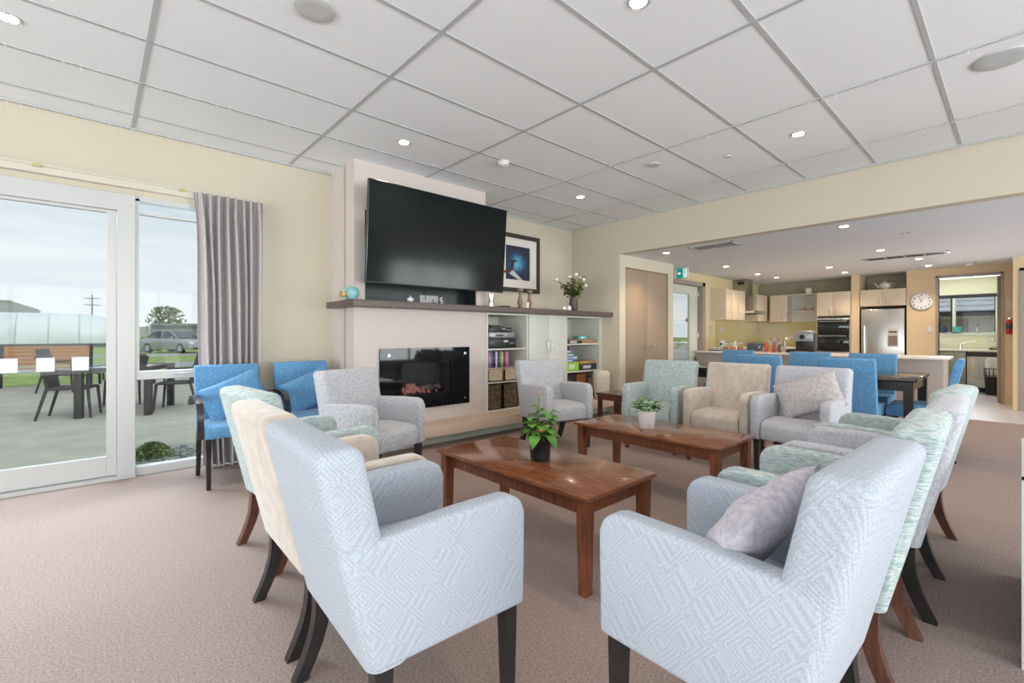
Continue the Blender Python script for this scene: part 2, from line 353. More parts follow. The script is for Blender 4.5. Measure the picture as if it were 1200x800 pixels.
# walls behind and beside the camera, with window openings
g = MB(); wall_holes(g, 'Y', -4.72, -4.6, -4.7, 10.5, 0, CEIL, [(-2.6, 5.0, .2, 2.3), (6.4, 9.6, .3, 2.1)]); struct(g.build('wall_right', m_wall, smooth=False))
g = MB(); wall_holes(g, 'X', -4.72, -4.6, -4.7, 5.0, 0, CEIL, [(-3.2, 3.8, .25, 2.3)]); struct(g.build('wall_back', m_wall, smooth=False))
def far_window(name, axis, a, u0, u1, z0, z1, n):
    g = MB()
    def bx(q0, q1, b, c):
        if axis == 'Y': g.box(q0, q1, a - .08, a - .03, b, c)
        else: g.box(a - .08, a - .03, q0, q1, b, c)
    bx(u0, u1, z0, z0 + .06); bx(u0, u1, z1 - .06, z1)
    for k in range(n + 1):
        u = u0 + (u1 - u0 - .06) * k / n; bx(u, u + .06, z0, z1)
    w = struct(g.build(name, m_white, smooth=False))
    g = MB()
    if axis == 'Y': g.box(u0 + .03, u1 - .03, a - .06, a - .055, z0 + .03, z1 - .03)
    else: g.box(a - .06, a - .055, u0 + .03, u1 - .03, z0 + .03, z1 - .03)
    g.build('pane', m_glass, w)
far_window('window_3', 'Y', -4.6, -2.6, 5.0, .2, 2.3, 6); far_window('window_4', 'Y', -4.6, 6.4, 9.6, .3, 2.1, 3); far_window('window_5', 'X', -4.6, -3.2, 3.8, .25, 2.3, 5)

# glazed sliding door (door_1) and the fixed window beside it (window_1)
g = MB(); g.box(-1.35, .25, 4.845, 4.96, 2.15, 2.29, .004); g.box(.136, .25, 4.84, 4.97, 0, 2.2, .004); g.box(-1.35, -1.25, 4.84, 4.97, 0, 2.2); g.box(-1.35, .25, 4.83, 4.97, 0, .028)
d1 = struct(g.build('door_1', m_white, smooth=False))
g = MB(); g.box(.072, .134, 4.865, 4.905, .035, 2.148, .003); g.box(-1.24, -1.17, 4.865, 4.905, .035, 2.148, .003); g.box(-1.17, .072, 4.865, 4.905, .035, .19, .003); g.box(-1.17, .072, 4.865, 4.905, 2.125, 2.148)
g.build('sash', m_white, d1, smooth=False)
MB().box(-1.17, .072, 4.883, 4.889, .19, 2.125).build('pane', m_glass, d1)
g = MB()
for x0, x1 in ((-1.0, -.82), (-.60, -.41), (-.317, -.219), (-.126, -.03)): g.box(x0, x1, 4.8815, 4.8825, .88, .983)
g.build('frosted_square', m_frost, d1)['label'] = 'row of frosted white safety squares on the glass'
g = MB(); g.box(.25, 1.12, 4.86, 4.95, .0, .07, .003); g.box(.25, 1.12, 4.86, 4.95, 2.25, 2.29); g.box(1.06, 1.12, 4.86, 4.95, 0, 2.29); g.box(.25, .276, 4.86, 4.95, .85, 2.27)
g.box(.25, 1.12, 4.855, 4.93, .785, .855, .004); g.box(.25, 1.12, 4.87, 4.92, 2.145, 2.16)
w1 = struct(g.build('window_1', m_white, smooth=False))
MB().box(.25, 1.10, 4.895, 4.90, .06, 2.26).build('pane', m_glass, w1)
g = MB(); g.tube([(.50, 4.85, .82), (.56, 4.835, .825), (.62, 4.85, .82)], .006); g.build('latch', m_white, w1)
# curtain track above it
g = MB(); g.box(-4.6, 1.19, 4.80, YL, 2.335, 2.385); g.box(-4.6, 1.19, 4.785, 4.80, 2.385, 2.398); g.box(-4.6, 1.19, 4.80, YL, 2.385, 2.392)
tr = struct(g.build('trim_3', mat('track_cream', (.66, .63, .53), .6), smooth=False))
g = MB()
for x in (-1.1, -.33, .53): g.box(x, x + .045, 4.775, 4.80, 2.375, 2.395)
g.build('track_bracket', mat('bracket_brass', (.55, .47, .20), .5), tr)
# skirting
struct(MB().box(1.12, 1.842, 4.845, YL, 0, .09, .003).build('baseboard_left', m_wall))
struct(MB().box(XB - .012, XB, 3.95, 4.2, 0, .09).build('baseboard_bulkhead', m_wall))
struct(MB().box(11.188, 11.2, 1.0, 1.435, 0, .09).build('baseboard_clock', m_frame))

# taupe double door in the passage
g = MB()
for x0, x1 in ((5.85, 5.87), (7.06, 7.08)): g.box(x0, x1, 3.945, 4.10, 0, 2.16)
g.box(5.85, 7.08, 3.945, 4.10, 2.145, 2.16)
d2 = struct(g.build('door_2', m_taupe, smooth=False))
for x0, x1, hx in ((5.872, 6.463, 6.30), (6.467, 7.058, 6.63)):
    lf = MB().box(x0, x1, 3.962, 4.0, .008, 2.143, .002).build('door_leaf', m_taupe, d2)
    hx = 6.463 - .07 if x0 < 6 else 6.467 + .07
    g = MB(); g.cyl((hx, 3.955, .965), .024, .014, 'Y'); s_ = -1 if x0 < 6 else 1
    g.tube([(hx, 3.95, .965), (hx, 3.905, .965), (hx + s_ * .05, 3.90, .965), (hx + s_ * .12, 3.905, .962)], .009)
    g.build('handle', m_chrome, lf)
# glazed door to outside beyond the passage
g = MB(); g.box(8.93, 9.05, 4.235, 4.40, 0, 2.18, .004); g.box(7.45, 7.53, 4.235, 4.40, 0, 2.18); g.box(7.45, 9.05, 4.235, 4.40, 2.10, 2.18, .004)
d3 = struct(g.build('door_3', m_frame, smooth=False))
g = MB(); wall_holes(g, 'Y', 4.30, 4.345, 7.54, 8.83, .01, 2.09, [(7.70, 8.52, .12, 1.93)]); lf = g.build('door_leaf', mat('aluminium_pale_green', (.62, .64, .57), .4), d3)
MB().box(7.70, 8.52, 4.318, 4.324, .12, 1.93).build('pane', m_glass, lf)
g = MB()
for z in (.25, 1.1, 1.9): g.box(8.80, 8.86, 4.285, 4.30, z, z + .09)
g.build('hinge', m_white, lf)
# doorway of the scullery and its folded-back leaf
g = MB(); g.box(11.185, 11.36, 1.0, 1.035, 0, 2.20, .003); g.box(11.185, 11.36, .20, .235, 0, 2.20, .003); g.box(11.185, 11.36, .20, 1.035, 2.165, 2.20, .003)
d4 = struct(g.build('door_4', m_frame, smooth=False))
lf = MB().box(11.37, 12.10, .24, .28, .01, 2.15, .002).build('door_leaf', m_taupe, d4)
# closet door at the right edge
g = MB(); g.box(10.385, 10.4, -.03, .02, 0, 2.16); g.box(10.385, 10.4, -.95, -.9, 0, 2.16); g.box(10.385, 10.4, -.95, .02, 2.12, 2.16)
d5 = struct(g.build('door_5', m_frame, smooth=False)); MB().box(10.388, 10.399, -.9, -.03, .01, 2.12).build('door_leaf', m_taupe, d5)

# scullery room shell
g = MB(); wall_holes(g, 'X', 13.7, 13.82, -.1, 1.6, 0, LOW, [(.33, 1.5, 1.17, 2.0)]); g.box(11.86, 13.7, 1.45, 1.6, 0, LOW); g.box(11.35, 13.7, .08, .20, 0, LOW)
struct(g.build('wall_scullery', mat('scullery_pale_green', (.68, .67, .52), .6), smooth=False))
g = MB(); g.box(13.66, 13.84, .33, 1.5, 1.14, 1.17); g.box(13.70, 13.75, .33, .36, 1.17, 2.0); g.box(13.70, 13.75, .95, 1.0, 1.17, 1.94); g.box(13.70, 13.75, .36, 1.5, 1.17, 1.20)
w2 = struct(g.build('window_2', m_white, smooth=False))
g = MB(); g.box(13.69, 13.75, .33, 1.5, 1.93, 2.0); g.box(13.70, 13.74, 1.005, 1.03, 1.2, 1.93); g.box(13.70, 13.74, .36, .375, 1.2, 1.93); g.build('sash', m_steelback, w2)
MB().box(13.76, 13.765, .34, 1.5, 1.18, 1.99).build('pane', m_glass, w2)
scl = area('daylight_scullery', (13.55, .9, 1.7), (R(90), 0, R(90)), 1.0, .6, 24)    # window of the scullery faces -X

# ================================================================== BUILT-IN JOINERY
# hearth ledge
t = thing('hearth_ledge', 'long low beige ledge under the fireplace and open shelves', 'ledge', (3.0, 4.1, 0))
P0 = Vector((3.0, 4.1, 0)); SH = Matrix.Translation(-P0)
MB().box(1.842, XB - .001, 3.97, 4.279, .12, .225, .004, M=SH).build('slab', mat('ledge_beige', (.62, .49, .37), .5, noise_amt=.05, nscale=5), t)
MB().box(1.842, XB - .001, 4.18, 4.279, 0, .12, M=SH).build('plinth', mat('plinth_grey_green', (.50, .52, .45), .6), t)
# mantel shelf
pts = [(1.74, 4.06), (XB - .001, 4.06), (XB - .001, 4.855), (3.452, 4.855), (3.452, 4.279), (1.841, 4.279), (1.841, 4.72), (1.74, 4.72)]
tag(MB().prism(pts, 1.418, 1.48, 'Z', bev=.003).build('mantel_shelf', m_shelfdark, loc=(3, 4.2, 1.418)), 'long dark grey-brown shelf running over fireplace and cabinets', 'shelf')
# storage unit right of the fireplace
t = thing('storage_unit', 'pale built-in storage unit with open shelves either side of two doors', 'cabinet', (4.57, 4.5, 0))
SH = Matrix.Translation((-4.57, -4.5, 0))
g = MB(); g.box(3.452, 3.475, 4.26, 4.85, .226, 1.417); g.box(4.115, 4.14, 4.26, 4.85, .226, 1.417); g.box(4.87, 4.90, 4.26, 4.85, .226, 1.417); g.box(5.63, XB - .001, 4.26, 4.85, .226, 1.417)
g.box(3.475, 5.63, 4.83, 4.85, .226, 1.417); g.box(3.475, 5.63, 4.262, 4.83, .226, .245); g.box(3.475, 5.63, 4.262, 4.83, 1.395, 1.417)
g.box(3.452, XB - .001, 4.281, 4.85, 0, .226)
g.build('body', m_cab, t, smooth=False).data.transform(SH)
for x0, x1, z in ((3.475, 4.115, .985), (3.475, 4.115, .582), (4.90, 5.63, 1.025), (4.90, 5.63, .632)):
    MB().box(x0, x1, 4.275, 4.83, z - .018, z, M=SH).build('shelf', m_cab, t)
for x0, x1, hx in ((4.142, 4.503, 4.47), (4.507, 4.868, 4.54)):
    d = MB().box(x0, x1, 4.243, 4.259, .232, 1.41, .002, M=SH).build('door', m_cab, t)
    g = MB(); g.tube([(hx, 4.243, .93), (hx, 4.215, .94), (hx, 4.212, 1.0), (hx, 4.215, 1.06), (hx, 4.243, 1.07)], .005, M=SH); g.build('handle', m_chrome, d)

# electric fire
t = thing('electric_fireplace', 'wide black glass electric fire set in the plaster chimney breast', 'fireplace', (2.64, 4.27, .7))
SH = Matrix.Translation((-2.64, -4.27, -.7))
g = MB(); wall_holes(g, 'Y', 4.262, 4.274, 2.095, 3.20, .375, 1.015, [(2.34, 2.94, .52, .86)]); g.build('glass_surround', m_fireglass, t, smooth=False).data.transform(SH)
g = MB(); g.box(2.33, 2.95, 4.46, 4.495, .51, .87); g.box(2.33, 2.345, 4.285, 4.46, .51, .87); g.box(2.935, 2.95, 4.285, 4.46, .51, .87); g.box(2.33, 2.95, 4.285, 4.46, .51, .525); g.box(2.33, 2.95, 4.285, 4.46, .855, .87)
g.build('firebox', mat('firebox_dark', (.10, .10, .105), .4), t).data.transform(SH)
MB().box(2.34, 2.94, 4.264, 4.268, .52, .86, M=SH).build('viewing_glass', glass_mat('smoked_glass', (.75, .75, .75)), t)
g = MB()
for k in range(9):
    a = random.uniform(-.5, .5); x = 2.44 + k * .05
    g.tube([(x - .07, 4.37 + a * .05, .545 + (k % 3) * .018), (x + .07, 4.38 - a * .08, .56 + (k % 2) * .035)], .019, seg=7)
g.build('log', mat('charred_log', (.35, .30, .27), .9, noise_amt=.5, nscale=20), t).data.transform(SH)
g = MB()
for k in range(70):
    q_ = random.gauss(0, .09); g.ball((2.50 + q_ * 1.2, random.uniform(4.31, 4.42), .535 + random.random() * max(.01, .10 - abs(q_) * .6)), random.uniform(.012, .024), sub=1)
g.build('ember', mat('ember_glow', (.45, .32, .30), .6, emit=(1, .34, .28), estr=.2), t).data.transform(SH)
bpy.data.objects['ember']['kind'] = 'stuff'
for x in (2.19, 3.13):
    for z in (.44, .945): MB().cyl((x, 4.258, z), .014, .012, 'Y', M=SH).build('chrome_stud', m_chrome, t)
# television
TV = thing('television', 'huge black flat television tilted down over the mantel shelf', 'television', (2.64, 3.98, 1.63))
h_, w_ = .93, 1.645; a = math.atan2(.07, .93)
TM = Matrix.Rotation(a, 4, 'X')
MB().box(-w_ / 2, w_ / 2, -.005, .032, 0, h_, .004, M=TM).build('casing', mat('tv_bezel', (.10, .105, .11), .3, metal=.8), TV)
MB().box(-w_ / 2 + .006, w_ / 2 - .006, -.0075, -.005, .012, h_ - .006, M=TM).build('screen', m_screen, TV)
g = MB(); g.box(-.35, .35, .032, .06, .3, .65, M=TM); g.box(-.05, .05, .055, .50, .42, .50); g.box(-.3, .3, .48, .505, .3, .65); g.build('wall_bracket', m_steelback, TV)
# daylight sensor plate and cables under the television
t = thing('wall_socket', 'white double socket with plugs in black niche under television', 'socket', (2.80, 4.49, 1.55))
MB().box(-.12, .12, -.008, 0, -.04, .045, .003).build('plate', m_white, t)
g = MB(); g.tube([(-.05, -.01, 0), (-.06, -.03, .06), (-.03, -.03, .2), (0, -.02, .4)], .004); g.tube([(.04, -.01, 0), (.05, -.03, -.03), (.0, -.04, -.06), (-.1, -.05, -.063)], .004)
g.build('cable', m_steelback, t)
t = thing('webcam', 'small white camera on mantel shelf below the television', 'camera', (2.74, 4.14, 1.48))
MB().lathe([(.03, 0), (.03, .006), (.008, .012), (.008, .025)], seg=16).build('base', m_white, t); MB().ball((0, 0, .048), .028).build('head', m_white, t); MB().cyl((0, -.026, .048), .012, .008, 'Y').build('lens', m_black, t)
# ================================================================== ARMCHAIRS
def tapered_leg(top, foot, wt, wf, curve=0, seg=6):
    """square leg from top to foot; curve bows it (sabre leg)"""
    g = MB(); b = bmesh.new(); top = Vector(top); foot = Vector(foot); rings = []
    for i in range(seg + 1):
        t_ = i / seg; p = top.lerp(foot, t_); p.x += curve * math.sin(PI * t_) ; w = wt + (wf - wt) * t_
        rings.append([b.verts.new((p.x + sx_ * w / 2, p.y + sy_ * w * .44, p.z)) for sx_, sy_ in ((-1, -1), (1, -1), (1, 1), (-1, 1))])
    for i in range(seg):
        for k in range(4): b.faces.new((rings[i][k], rings[i][(k + 1) % 4], rings[i + 1][(k + 1) % 4], rings[i + 1][k]))
    b.faces.new(rings[0][::-1]); b.faces.new(rings[-1]); bmesh.ops.recalc_face_normals(b, faces=b.faces[:])
    return g._add(b)
HB, HA, HT, WH = .295, .64, .872, .288
def puff(me, amt, seed=0):
    for v in me.vertices:
        n_ = noise.noise(Vector((v.co.x * 5 + seed, v.co.y * 5, v.co.z * 5))); v.co += v.normal * (n_ * amt)
def make_armchair(fab, legm, legcol, label, seatfab=None):
    t = thing('armchair', label, 'armchair')
    # backrest: raked, rolled top
    prof = [(-.186, HB), (-.325, HT + .002), (-.200, HT + .010), (-.072, HB)]
    MB().soft(prof, -WH + .004, WH - .004, .036, 5, HB + .05).build('backrest', fab, t, ang=60)
    # arms: slab sides running from the rear edge to the front, rounded top and front
    for s in (-1, 1):
        z_r = HA - .004
        ap = [(-.183, HB), (-.262, .635), (-.268, z_r + .004), (-.14, z_r), (.10, HA + .010), (.275, HA + .012), (.315, HA - .008), (.333, HA - .05), (.328, HB)]
        y0, y1 = (WH - .078, WH) if s > 0 else (-WH, -WH + .078)
        ap2 = [p if p[0] > -.19 else (p[0] + .006, p[1]) for p in ap]
        MB().prism([(-.18, HB), (-.205, .42), (-.232, .56), (-.236, z_r - .012), (-.15, z_r)] + ap[4:], y0, y1, 'Y', bev=.018, seg=3).build('armrest', fab, t, ang=55)
    # seat cushion with rounded front
    sp = [(-.10, HB + .005), (-.10, .448), (.05, .462), (.24, .458), (.305, .445), (.33, .415), (.334, .36), (.328, HB + .005)]
    MB().prism(sp, -WH + .083, WH - .083, 'Y', bev=.012, seg=3).build('seat', seatfab or fab, t, ang=55)
    for s in (-1, 1):
        tapered_leg((.285, s * (WH - .042), HB + .03), (.290, s * (WH - .045), 0), .050, .036).build('leg', legm, t)
        tapered_leg((-.145, s * (WH - .042), HB + .03), (-.215, s * (WH - .045), 0), .052, .042, curve=.030).build('leg', legm, t)
    return t
P = dict(
 A=(.713, 1.373, -2.5, f_hex, m_legblack, 'large pale grey hexagon-patterned armchair nearest the camera on the left side'),
 B=(.743, 1.991, -0.9, f_beige, m_legblack, 'beige velvet armchair between the two left-row chairs, seen from behind'),
 C=(.84, 2.68, 5.4, f_teal, m_legbrown, 'grey-green tweed armchair with brown legs at the far end of left row'),
 D=(1.601, 3.44, -72.4, f_grey, m_legblack, 'grey armchair standing left of the electric fire beside blue chairs'),
 E=(3.592, 3.336, -102.1, f_grey, m_legblack, 'grey armchair standing in front of the open shelves and cabinet doors'),
 F=(4.378, 2.514, -172.1, f_teal, m_legbrown, 'pale teal tweed armchair beside small side table, facing the coffee tables'),
 G=(4.393, 1.842, -178.1, f_beige, m_legbrown, 'beige velvet armchair facing us between the teal and lavender grey armchairs'),
 H=(4.352, 1.219, -181.5, f_lav, m_legblack, 'lavender grey armchair facing us with a stone coloured cushion tilted on it'),
 I=(1.365, .49, 88.6, f_hex, m_legblack, 'large pale hexagon-patterned armchair at front right holding a lilac cushion'),
 J=(2.076, .477, 92.0, f_teal, m_legbrown, 'teal tweed armchair with brown legs just behind the front right armchair'),
 K=(2.734, .468, 91.7, f_lav, m_legblack, 'lavender grey armchair with black legs, third chair in right row'),
 L=(3.378, .489, 86.7, f_teal, m_legbrown, 'teal tweed armchair with brown legs, farthest chair of the right row'))
CH = {}
for k, (x, y, a, fab, lm, lab) in P.items():
    c = make_armchair(fab, lm, '', lab); c.location = (x, y, 0); c.rotation_euler = (0, 0, R(a)); c['group'] = 'armchairs around the coffee tables'; CH[k] = c

# ------------------------------------------------------------------ cushions
def pillow_mb(w, h, t_, n=18, sag=.0):
    b = bmesh.new(); top = []; bot = []
    for i in range(n + 1):
        ra, rb = [], []
        for j in range(n + 1):
            u = -1 + 2 * i / n; v = -1 + 2 * j / n
            e = (max(0, (1 - abs(u) ** 2.4)) * max(0, (1 - abs(v) ** 2.4))) ** .5
            pin = 1 - .07 * (1 - abs(u) ** 2) * abs(v) ** 3; pin2 = 1 - .07 * (1 - abs(v) ** 2) * abs(u) ** 3
            x = u * w / 2 * pin2; y = v * h / 2 * pin; wob = .010 * noise.noise(Vector((u * 2.2, v * 2.2, w * 10)))
            z = e * t_ / 2
            p = b.verts.new((x, y, z + wob * e)); ra.append(p)
            rb.append(p if (i in (0, n) or j in (0, n)) else b.verts.new((x, y, -z + wob * e)))
        top.append(ra); bot.append(rb)
    for i in range(n):
        for j in range(n):
            b.faces.new((top[i][j], top[i + 1][j], top[i + 1][j + 1], top[i][j + 1]))
            b.faces.new((bot[i][j + 1], bot[i + 1][j + 1], bot[i + 1][j], bot[i][j]))
    bmesh.ops.recalc_face_normals(b, faces=b.faces[:])
    return MB()._add(b)
def cushion(name, w, h, t_, fab, base, local, inplane, lean, label, twist=0):
    """cushion leaning on the back of the chair `base`; local = centre in the chair's frame"""
    o_ = pillow_mb(w, h, t_).build(name, fab, ang=80)
    bm_ = Matrix.Translation(base.location) @ Matrix.Rotation(base.rotation_euler.z, 4, 'Z')
    # pillow local: x across (chair y), y up, z = facing chair +x
    Mx = bm_ @ Matrix.Translation(local) @ Matrix.Rotation(twist, 4, 'Z') @ Matrix.Rotation(-lean, 4, 'Y') @ Matrix(((0, 0, 1, 0), (1, 0, 0, 0), (0, 1, 0, 0), (0, 0, 0, 1))) @ Matrix.Rotation(inplane, 4, 'Z')
    o_.matrix_world = Mx; return tag(o_, label, 'cushion')
cushion('cushion', .48, .31, .09, f_pillow, CH['H'], (-.035, .035, .655), R(22), R(14), 'stone grey cushion resting at a tilt on lavender grey armchair by the dining table')
cushion('cushion', .39, .37, .13, f_lilac, CH['I'], (.005, .04, .622), R(-14), R(34), 'lilac cushion lying against the back of the front right armchair')

# ================================================================== BLUE CHAIRS
def make_blue_carver(label):
    t = thing('carver_chair', label, 'chair')
    MB().prism([(-.22, .375), (-.22, .47), (.0, .485), (.20, .478), (.26, .46), (.272, .42), (.265, .375)], -.235, .235, 'Y', bev=.014).build('seat', f_blue, t, ang=55)
    MB().prism([(-.19, .40), (-.30, .885), (-.295, .90), (-.262, .905), (-.24, .89), (-.14, .46), (-.13, .40)], -.235, .235, 'Y', bev=.012).build('backrest', f_blue, t, ang=55)
    for s in (-1, 1):
        y = s * .262
        g = MB()
        path = [(-.225, .60), (-.15, .655), (-.02, .672), (.12, .662), (.20, .635), (.235, .56), (.225, .47), (.235, .38)]
        b = bmesh.new(); rings = []
        for i, (px_, pz) in enumerate(path):
            a0 = path[max(i - 1, 0)]; a1 = path[min(i + 1, len(path) - 1)]; d = Vector((a1[0] - a0[0], 0, a1[1] - a0[1])).normalized(); n_ = Vector((-d.z, 0, d.x))
            hh = .013; ww = .021
            rings.append([b.verts.new(Vector((px_, y + q * ww, pz)) + n_ * (w2 * hh)) for q, w2 in ((-1, -1), (1, -1), (1, 1), (-1, 1))])
        for i in range(len(rings) - 1):
            for k in range(4): b.faces.new((rings[i][k], rings[i][(k + 1) % 4], rings[i + 1][(k + 1) % 4], rings[i + 1][k]))
        b.faces.new(rings[0][::-1]); b.faces.new(rings[-1]); bmesh.ops.recalc_face_normals(b, faces=b.faces[:])
        g._add(b).build('armrest', m_dark, t)
        tapered_leg((.232, s * .213, .40), (.236, s * .213, 0), .042, .030).build('leg', m_dark, t)
        tapered_leg((-.19, s * .213, .42), (-.245, s * .213, 0), .040, .032, curve=.015).build('leg', m_dark, t)
    return t
b1 = make_blue_carver('blue upholstered chair with dark wooden arms in front of the curtain'); b1.location = (.845, 4.30, 0); b1.rotation_euler = (0, 0, R(-90))
b2 = dup(b1, (1.452, 4.32, 0), R(-90), 'blue upholstered chair with dark wooden arms between curtain and fireplace')
for c in (b1, b2): c['group'] = 'blue carver chairs by the window'
cushion('cushion', .48, .31, .11, f_blue, b1, (-.02, .01, .655), R(22), R(14), 'blue cushion tilted on the blue chair in front of the curtain')
cushion('cushion', .46, .31, .11, f_blue, b2, (-.02, .01, .655), R(22), R(14), 'blue cushion tilted on the blue chair beside the fireplace')
def make_dining(label):
    t = thing('dining_chair', label, 'chair')
    MB().prism([(-.20, .375), (-.20, .475), (.0, .492), (.20, .485), (.235, .465), (.245, .43), (.24, .375)], -.225, .225, 'Y', bev=.012).build('seat', f_blue, t, ang=55)
    MB().prism([(-.205, .375), (-.262, .70), (-.31, .915), (-.30, .93), (-.262, .933), (-.24, .91), (-.20, .72), (-.15, .47), (-.14, .375)], -.225, .225, 'Y', bev=.012).build('backrest', f_blue, t, ang=55)
    for s in (-1, 1):
        tapered_leg((.20, s * .20, .40), (.205, s * .20, 0), .042, .030).build('leg', m_dark, t)
        tapered_leg((-.17, s * .20, .42), (-.24, s * .20, 0), .042, .032, curve=.015).build('leg', m_dark, t)
    return t
GD = 'blue dining chairs around the dark table'
q = make_dining('blue dining chair seen from behind at near side, right of lavender armchair'); q.location = (5.60, 1.125, 0); q['group'] = GD
dup(q, (5.66, 1.93, 0), 0, 'blue dining chair seen from behind between beige and lavender armchairs', GD)
dup(q, (6.52, 1.18, 0), R(180), 'blue dining chair across the table, nearest its bare right end', GD)
dup(q, (6.52, 1.82, 0), R(180), 'blue dining chair across the table, above the lavender armchair', GD)
dup(q, (6.66, 2.80, 0), R(172), 'blue dining chair across the table at the far left, by the counter jars', GD)
dup(q, (5.92, .655, 0), R(93), 'blue dining chair pushed in at the bare right end of the table', GD)

# dining table
t = thing('dining_table', 'long dark espresso dining table with glossy top before the counter', 'table', (6.02, 1.85, 0))
MB().box(-.49, .49, -1.2, 1.15, .715, .75, .004).build('table_top', mat('espresso_gloss', (.03, .022, .02), .08), t)
g = MB(); g.box(-.46, .46, -1.17, -1.14, .63, .715); g.box(-.46, .46, 1.09, 1.12, .63, .715); g.box(-.46, -.43, -1.17, 1.12, .63, .715); g.box(.43, .46, -1.17, 1.12, .63, .715); g.build('apron', m_dark, t)
for x in (-.44, .44):
    for y in (-1.15, 1.10): tapered_leg((x, y, .715), (x, y, 0), .085, .065).build('leg', m_dark, t)

# ================================================================== COFFEE TABLES
def make_coffee(label):
    t = thing('coffee_table', label, 'table')
    MB().box(-.285, .285, -.59, .59, .428, .45, .005).build('table_top', m_wood, t)
    g = MB(); g.box(-.225, -.205, -.53, .53, .345, .428); g.box(.205, .225, -.53, .53, .345, .428); g.box(-.225, .225, -.53, -.51, .345, .428); g.box(-.225, .225, .51, .53, .345, .428); g.build('apron', m_woodleg, t, smooth=False)
    for x in (-.235, .235):
        for y in (-.54, .54): tapered_leg((x, y, .428), (x, y, 0), .062, .048).build('leg', m_woodleg, t)
    return t
ct = make_coffee('cherry wood coffee table in front carrying plant in black pot'); ct.location = (1.857, 1.845, 0); ct['group'] = 'cherry wood coffee tables'
dup(ct, (3.165, 1.845, 0), 0, 'cherry wood coffee table farther back carrying plant in white pot', 'cherry wood coffee tables')
t = thing('side_table', 'small dark brown side table between grey and teal armchairs', 'table', (4.72, 3.30, 0))
MB().box(-.20, .20, -.17, .17, .43, .45, .004).build('table_top', mat('dark_cherry', (.11, .06, .045), .2), t)
g = MB(); g.box(-.18, .18, -.155, -.14, .37, .43); g.box(-.18, .18, .14, .155, .37, .43); g.box(-.185, -.17, -.15, .15, .37, .43); g.box(.17, .185, -.15, .15, .37, .43); g.build('apron', m_woodleg, t)
for x in (-.165, .165):
    for y in (-.135, .135): tapered_leg((x, y, .43), (x, y, 0), .048, .042).build('leg', m_legbrown, t)

# ================================================================== PLANTS
def leaf(g, base, d, L, w, droop=.4, fold=.25, n=5):
    d = Vector(d).normalized(); side = d.cross(Vector((0, 0, 1)))
    if side.length < .1: side = Vector((1, 0, 0))
    side.normalize(); b = bmesh.new(); rows = []
    for i in range(n + 1):
        t_ = i / n; p = Vector(base) + d * (L * t_) - Vector((0, 0, droop * L * t_ * t_)); ww = w * math.sin(PI * min(1, t_ * .93 + .07)) ** .8 / 2
        up = Vector((0, 0, ww * fold)); rows.append([b.verts.new(p - side * ww + up), b.verts.new(p), b.verts.new(p + side * ww + up)])
    for i in range(n):
        for k in range(2): b.faces.new((rows[i][k], rows[i][k + 1], rows[i + 1][k + 1], rows[i + 1][k]))
    return g._add(b)
def bloom(g, c, r_, tilt=0, petals=12, layers=3, cup=.3):
    for l in range(layers):
        for k in range(petals):
            a = 2 * PI * k / petals + l * .3; e = cup + l * .35
            leaf(g, c, (math.cos(a) * math.cos(e), math.sin(a) * math.cos(e), math.sin(e)), r_ * (1 - .22 * l), r_ * .5, droop=.15, n=3)
rnd = random.Random(11)
t = thing('potted_plant', 'tall leafy plant with small orange flowers in black pot on front coffee table', 'plant', (1.877, 1.834, .45))
MB().lathe([(.052, 0), (.056, .004), (.062, .125), (.067, .127), (.067, .140), (.061, .140), (.056, .10), (.04, .095)], seg=28).build('pot', mat('black_gloss_pot', (.012, .012, .014), .12), t)
MB().cyl((0, 0, .098), .045, .006).build('soil', m_soil, t)
g = MB(); st = MB()
stems = [((0, 0, .10), (-.012, .008, .22), (-.01, .0, .355)), ((.01, -.01, .1), (.04, -.02, .19), (.05, -.03, .26)), ((-.01, .01, .1), (-.045, .02, .17), (-.06, .02, .24))]
for s_ in stems:
    st.tube(s_, .0035, 6)
    for k in range(19):
        t_ = k / 18; p = Vector(s_[0]).lerp(Vector(s_[1]), t_ * 2) if t_ < .5 else Vector(s_[1]).lerp(Vector(s_[2]), t_ * 2 - 1)
        a = k * 2.4 + rnd.random(); L = .082 - .025 * t_ + rnd.random() * .015
        if s_ is not stems[0] or t_ < .8: leaf(g, p, (math.cos(a), math.sin(a), .35 + rnd.random() * .5), L, L * .80, droop=.65)
for a in (3.6, 4.6, 5.5, .4, 2.2, 1.2): leaf(g, (.055 * math.cos(a), .055 * math.sin(a), .145), (math.cos(a), math.sin(a), .15), .085, .065, droop=.85)
g.build('foliage', m_leaf, t, ang=80); st.build('stem', m_stem, t)
for c, r_, m_ in (((-.01, 0, .362), .022, m_orange), ((-.055, -.060, .175), .020, m_orange), ((-.02, -.075, .20), .017, m_yellow)):
    g = MB(); bloom(g, c, r_); f_ = g.build('flower', m_, t, ang=80); 
t = thing('potted_plant', 'low leafy plant with one cream flower in white pot on rear coffee table', 'plant', (3.10, 1.905, .45))
MB().lathe([(.052, 0), (.055, .003), (.070, .130), (.071, .133), (.067, .133), (.062, .10), (.05, .095)], seg=32).build('pot', m_ceramic, t)
MB().cyl((0, 0, .098), .053, .006).build('soil', m_soil, t)
g = MB(); st = MB()
for k in range(46):
    a = rnd.random() * 2 * PI; e = rnd.random(); rr = .02 + .06 * rnd.random(); z = .13 + .075 * (1 - e) * rnd.random() + .02
    leaf(g, (rr * math.cos(a), rr * math.sin(a), z), (math.cos(a), math.sin(a), .2 + .6 * (1 - e)), .05 + .03 * rnd.random(), .038, droop=.45)
lr = Vector((-.741, .671, 0))
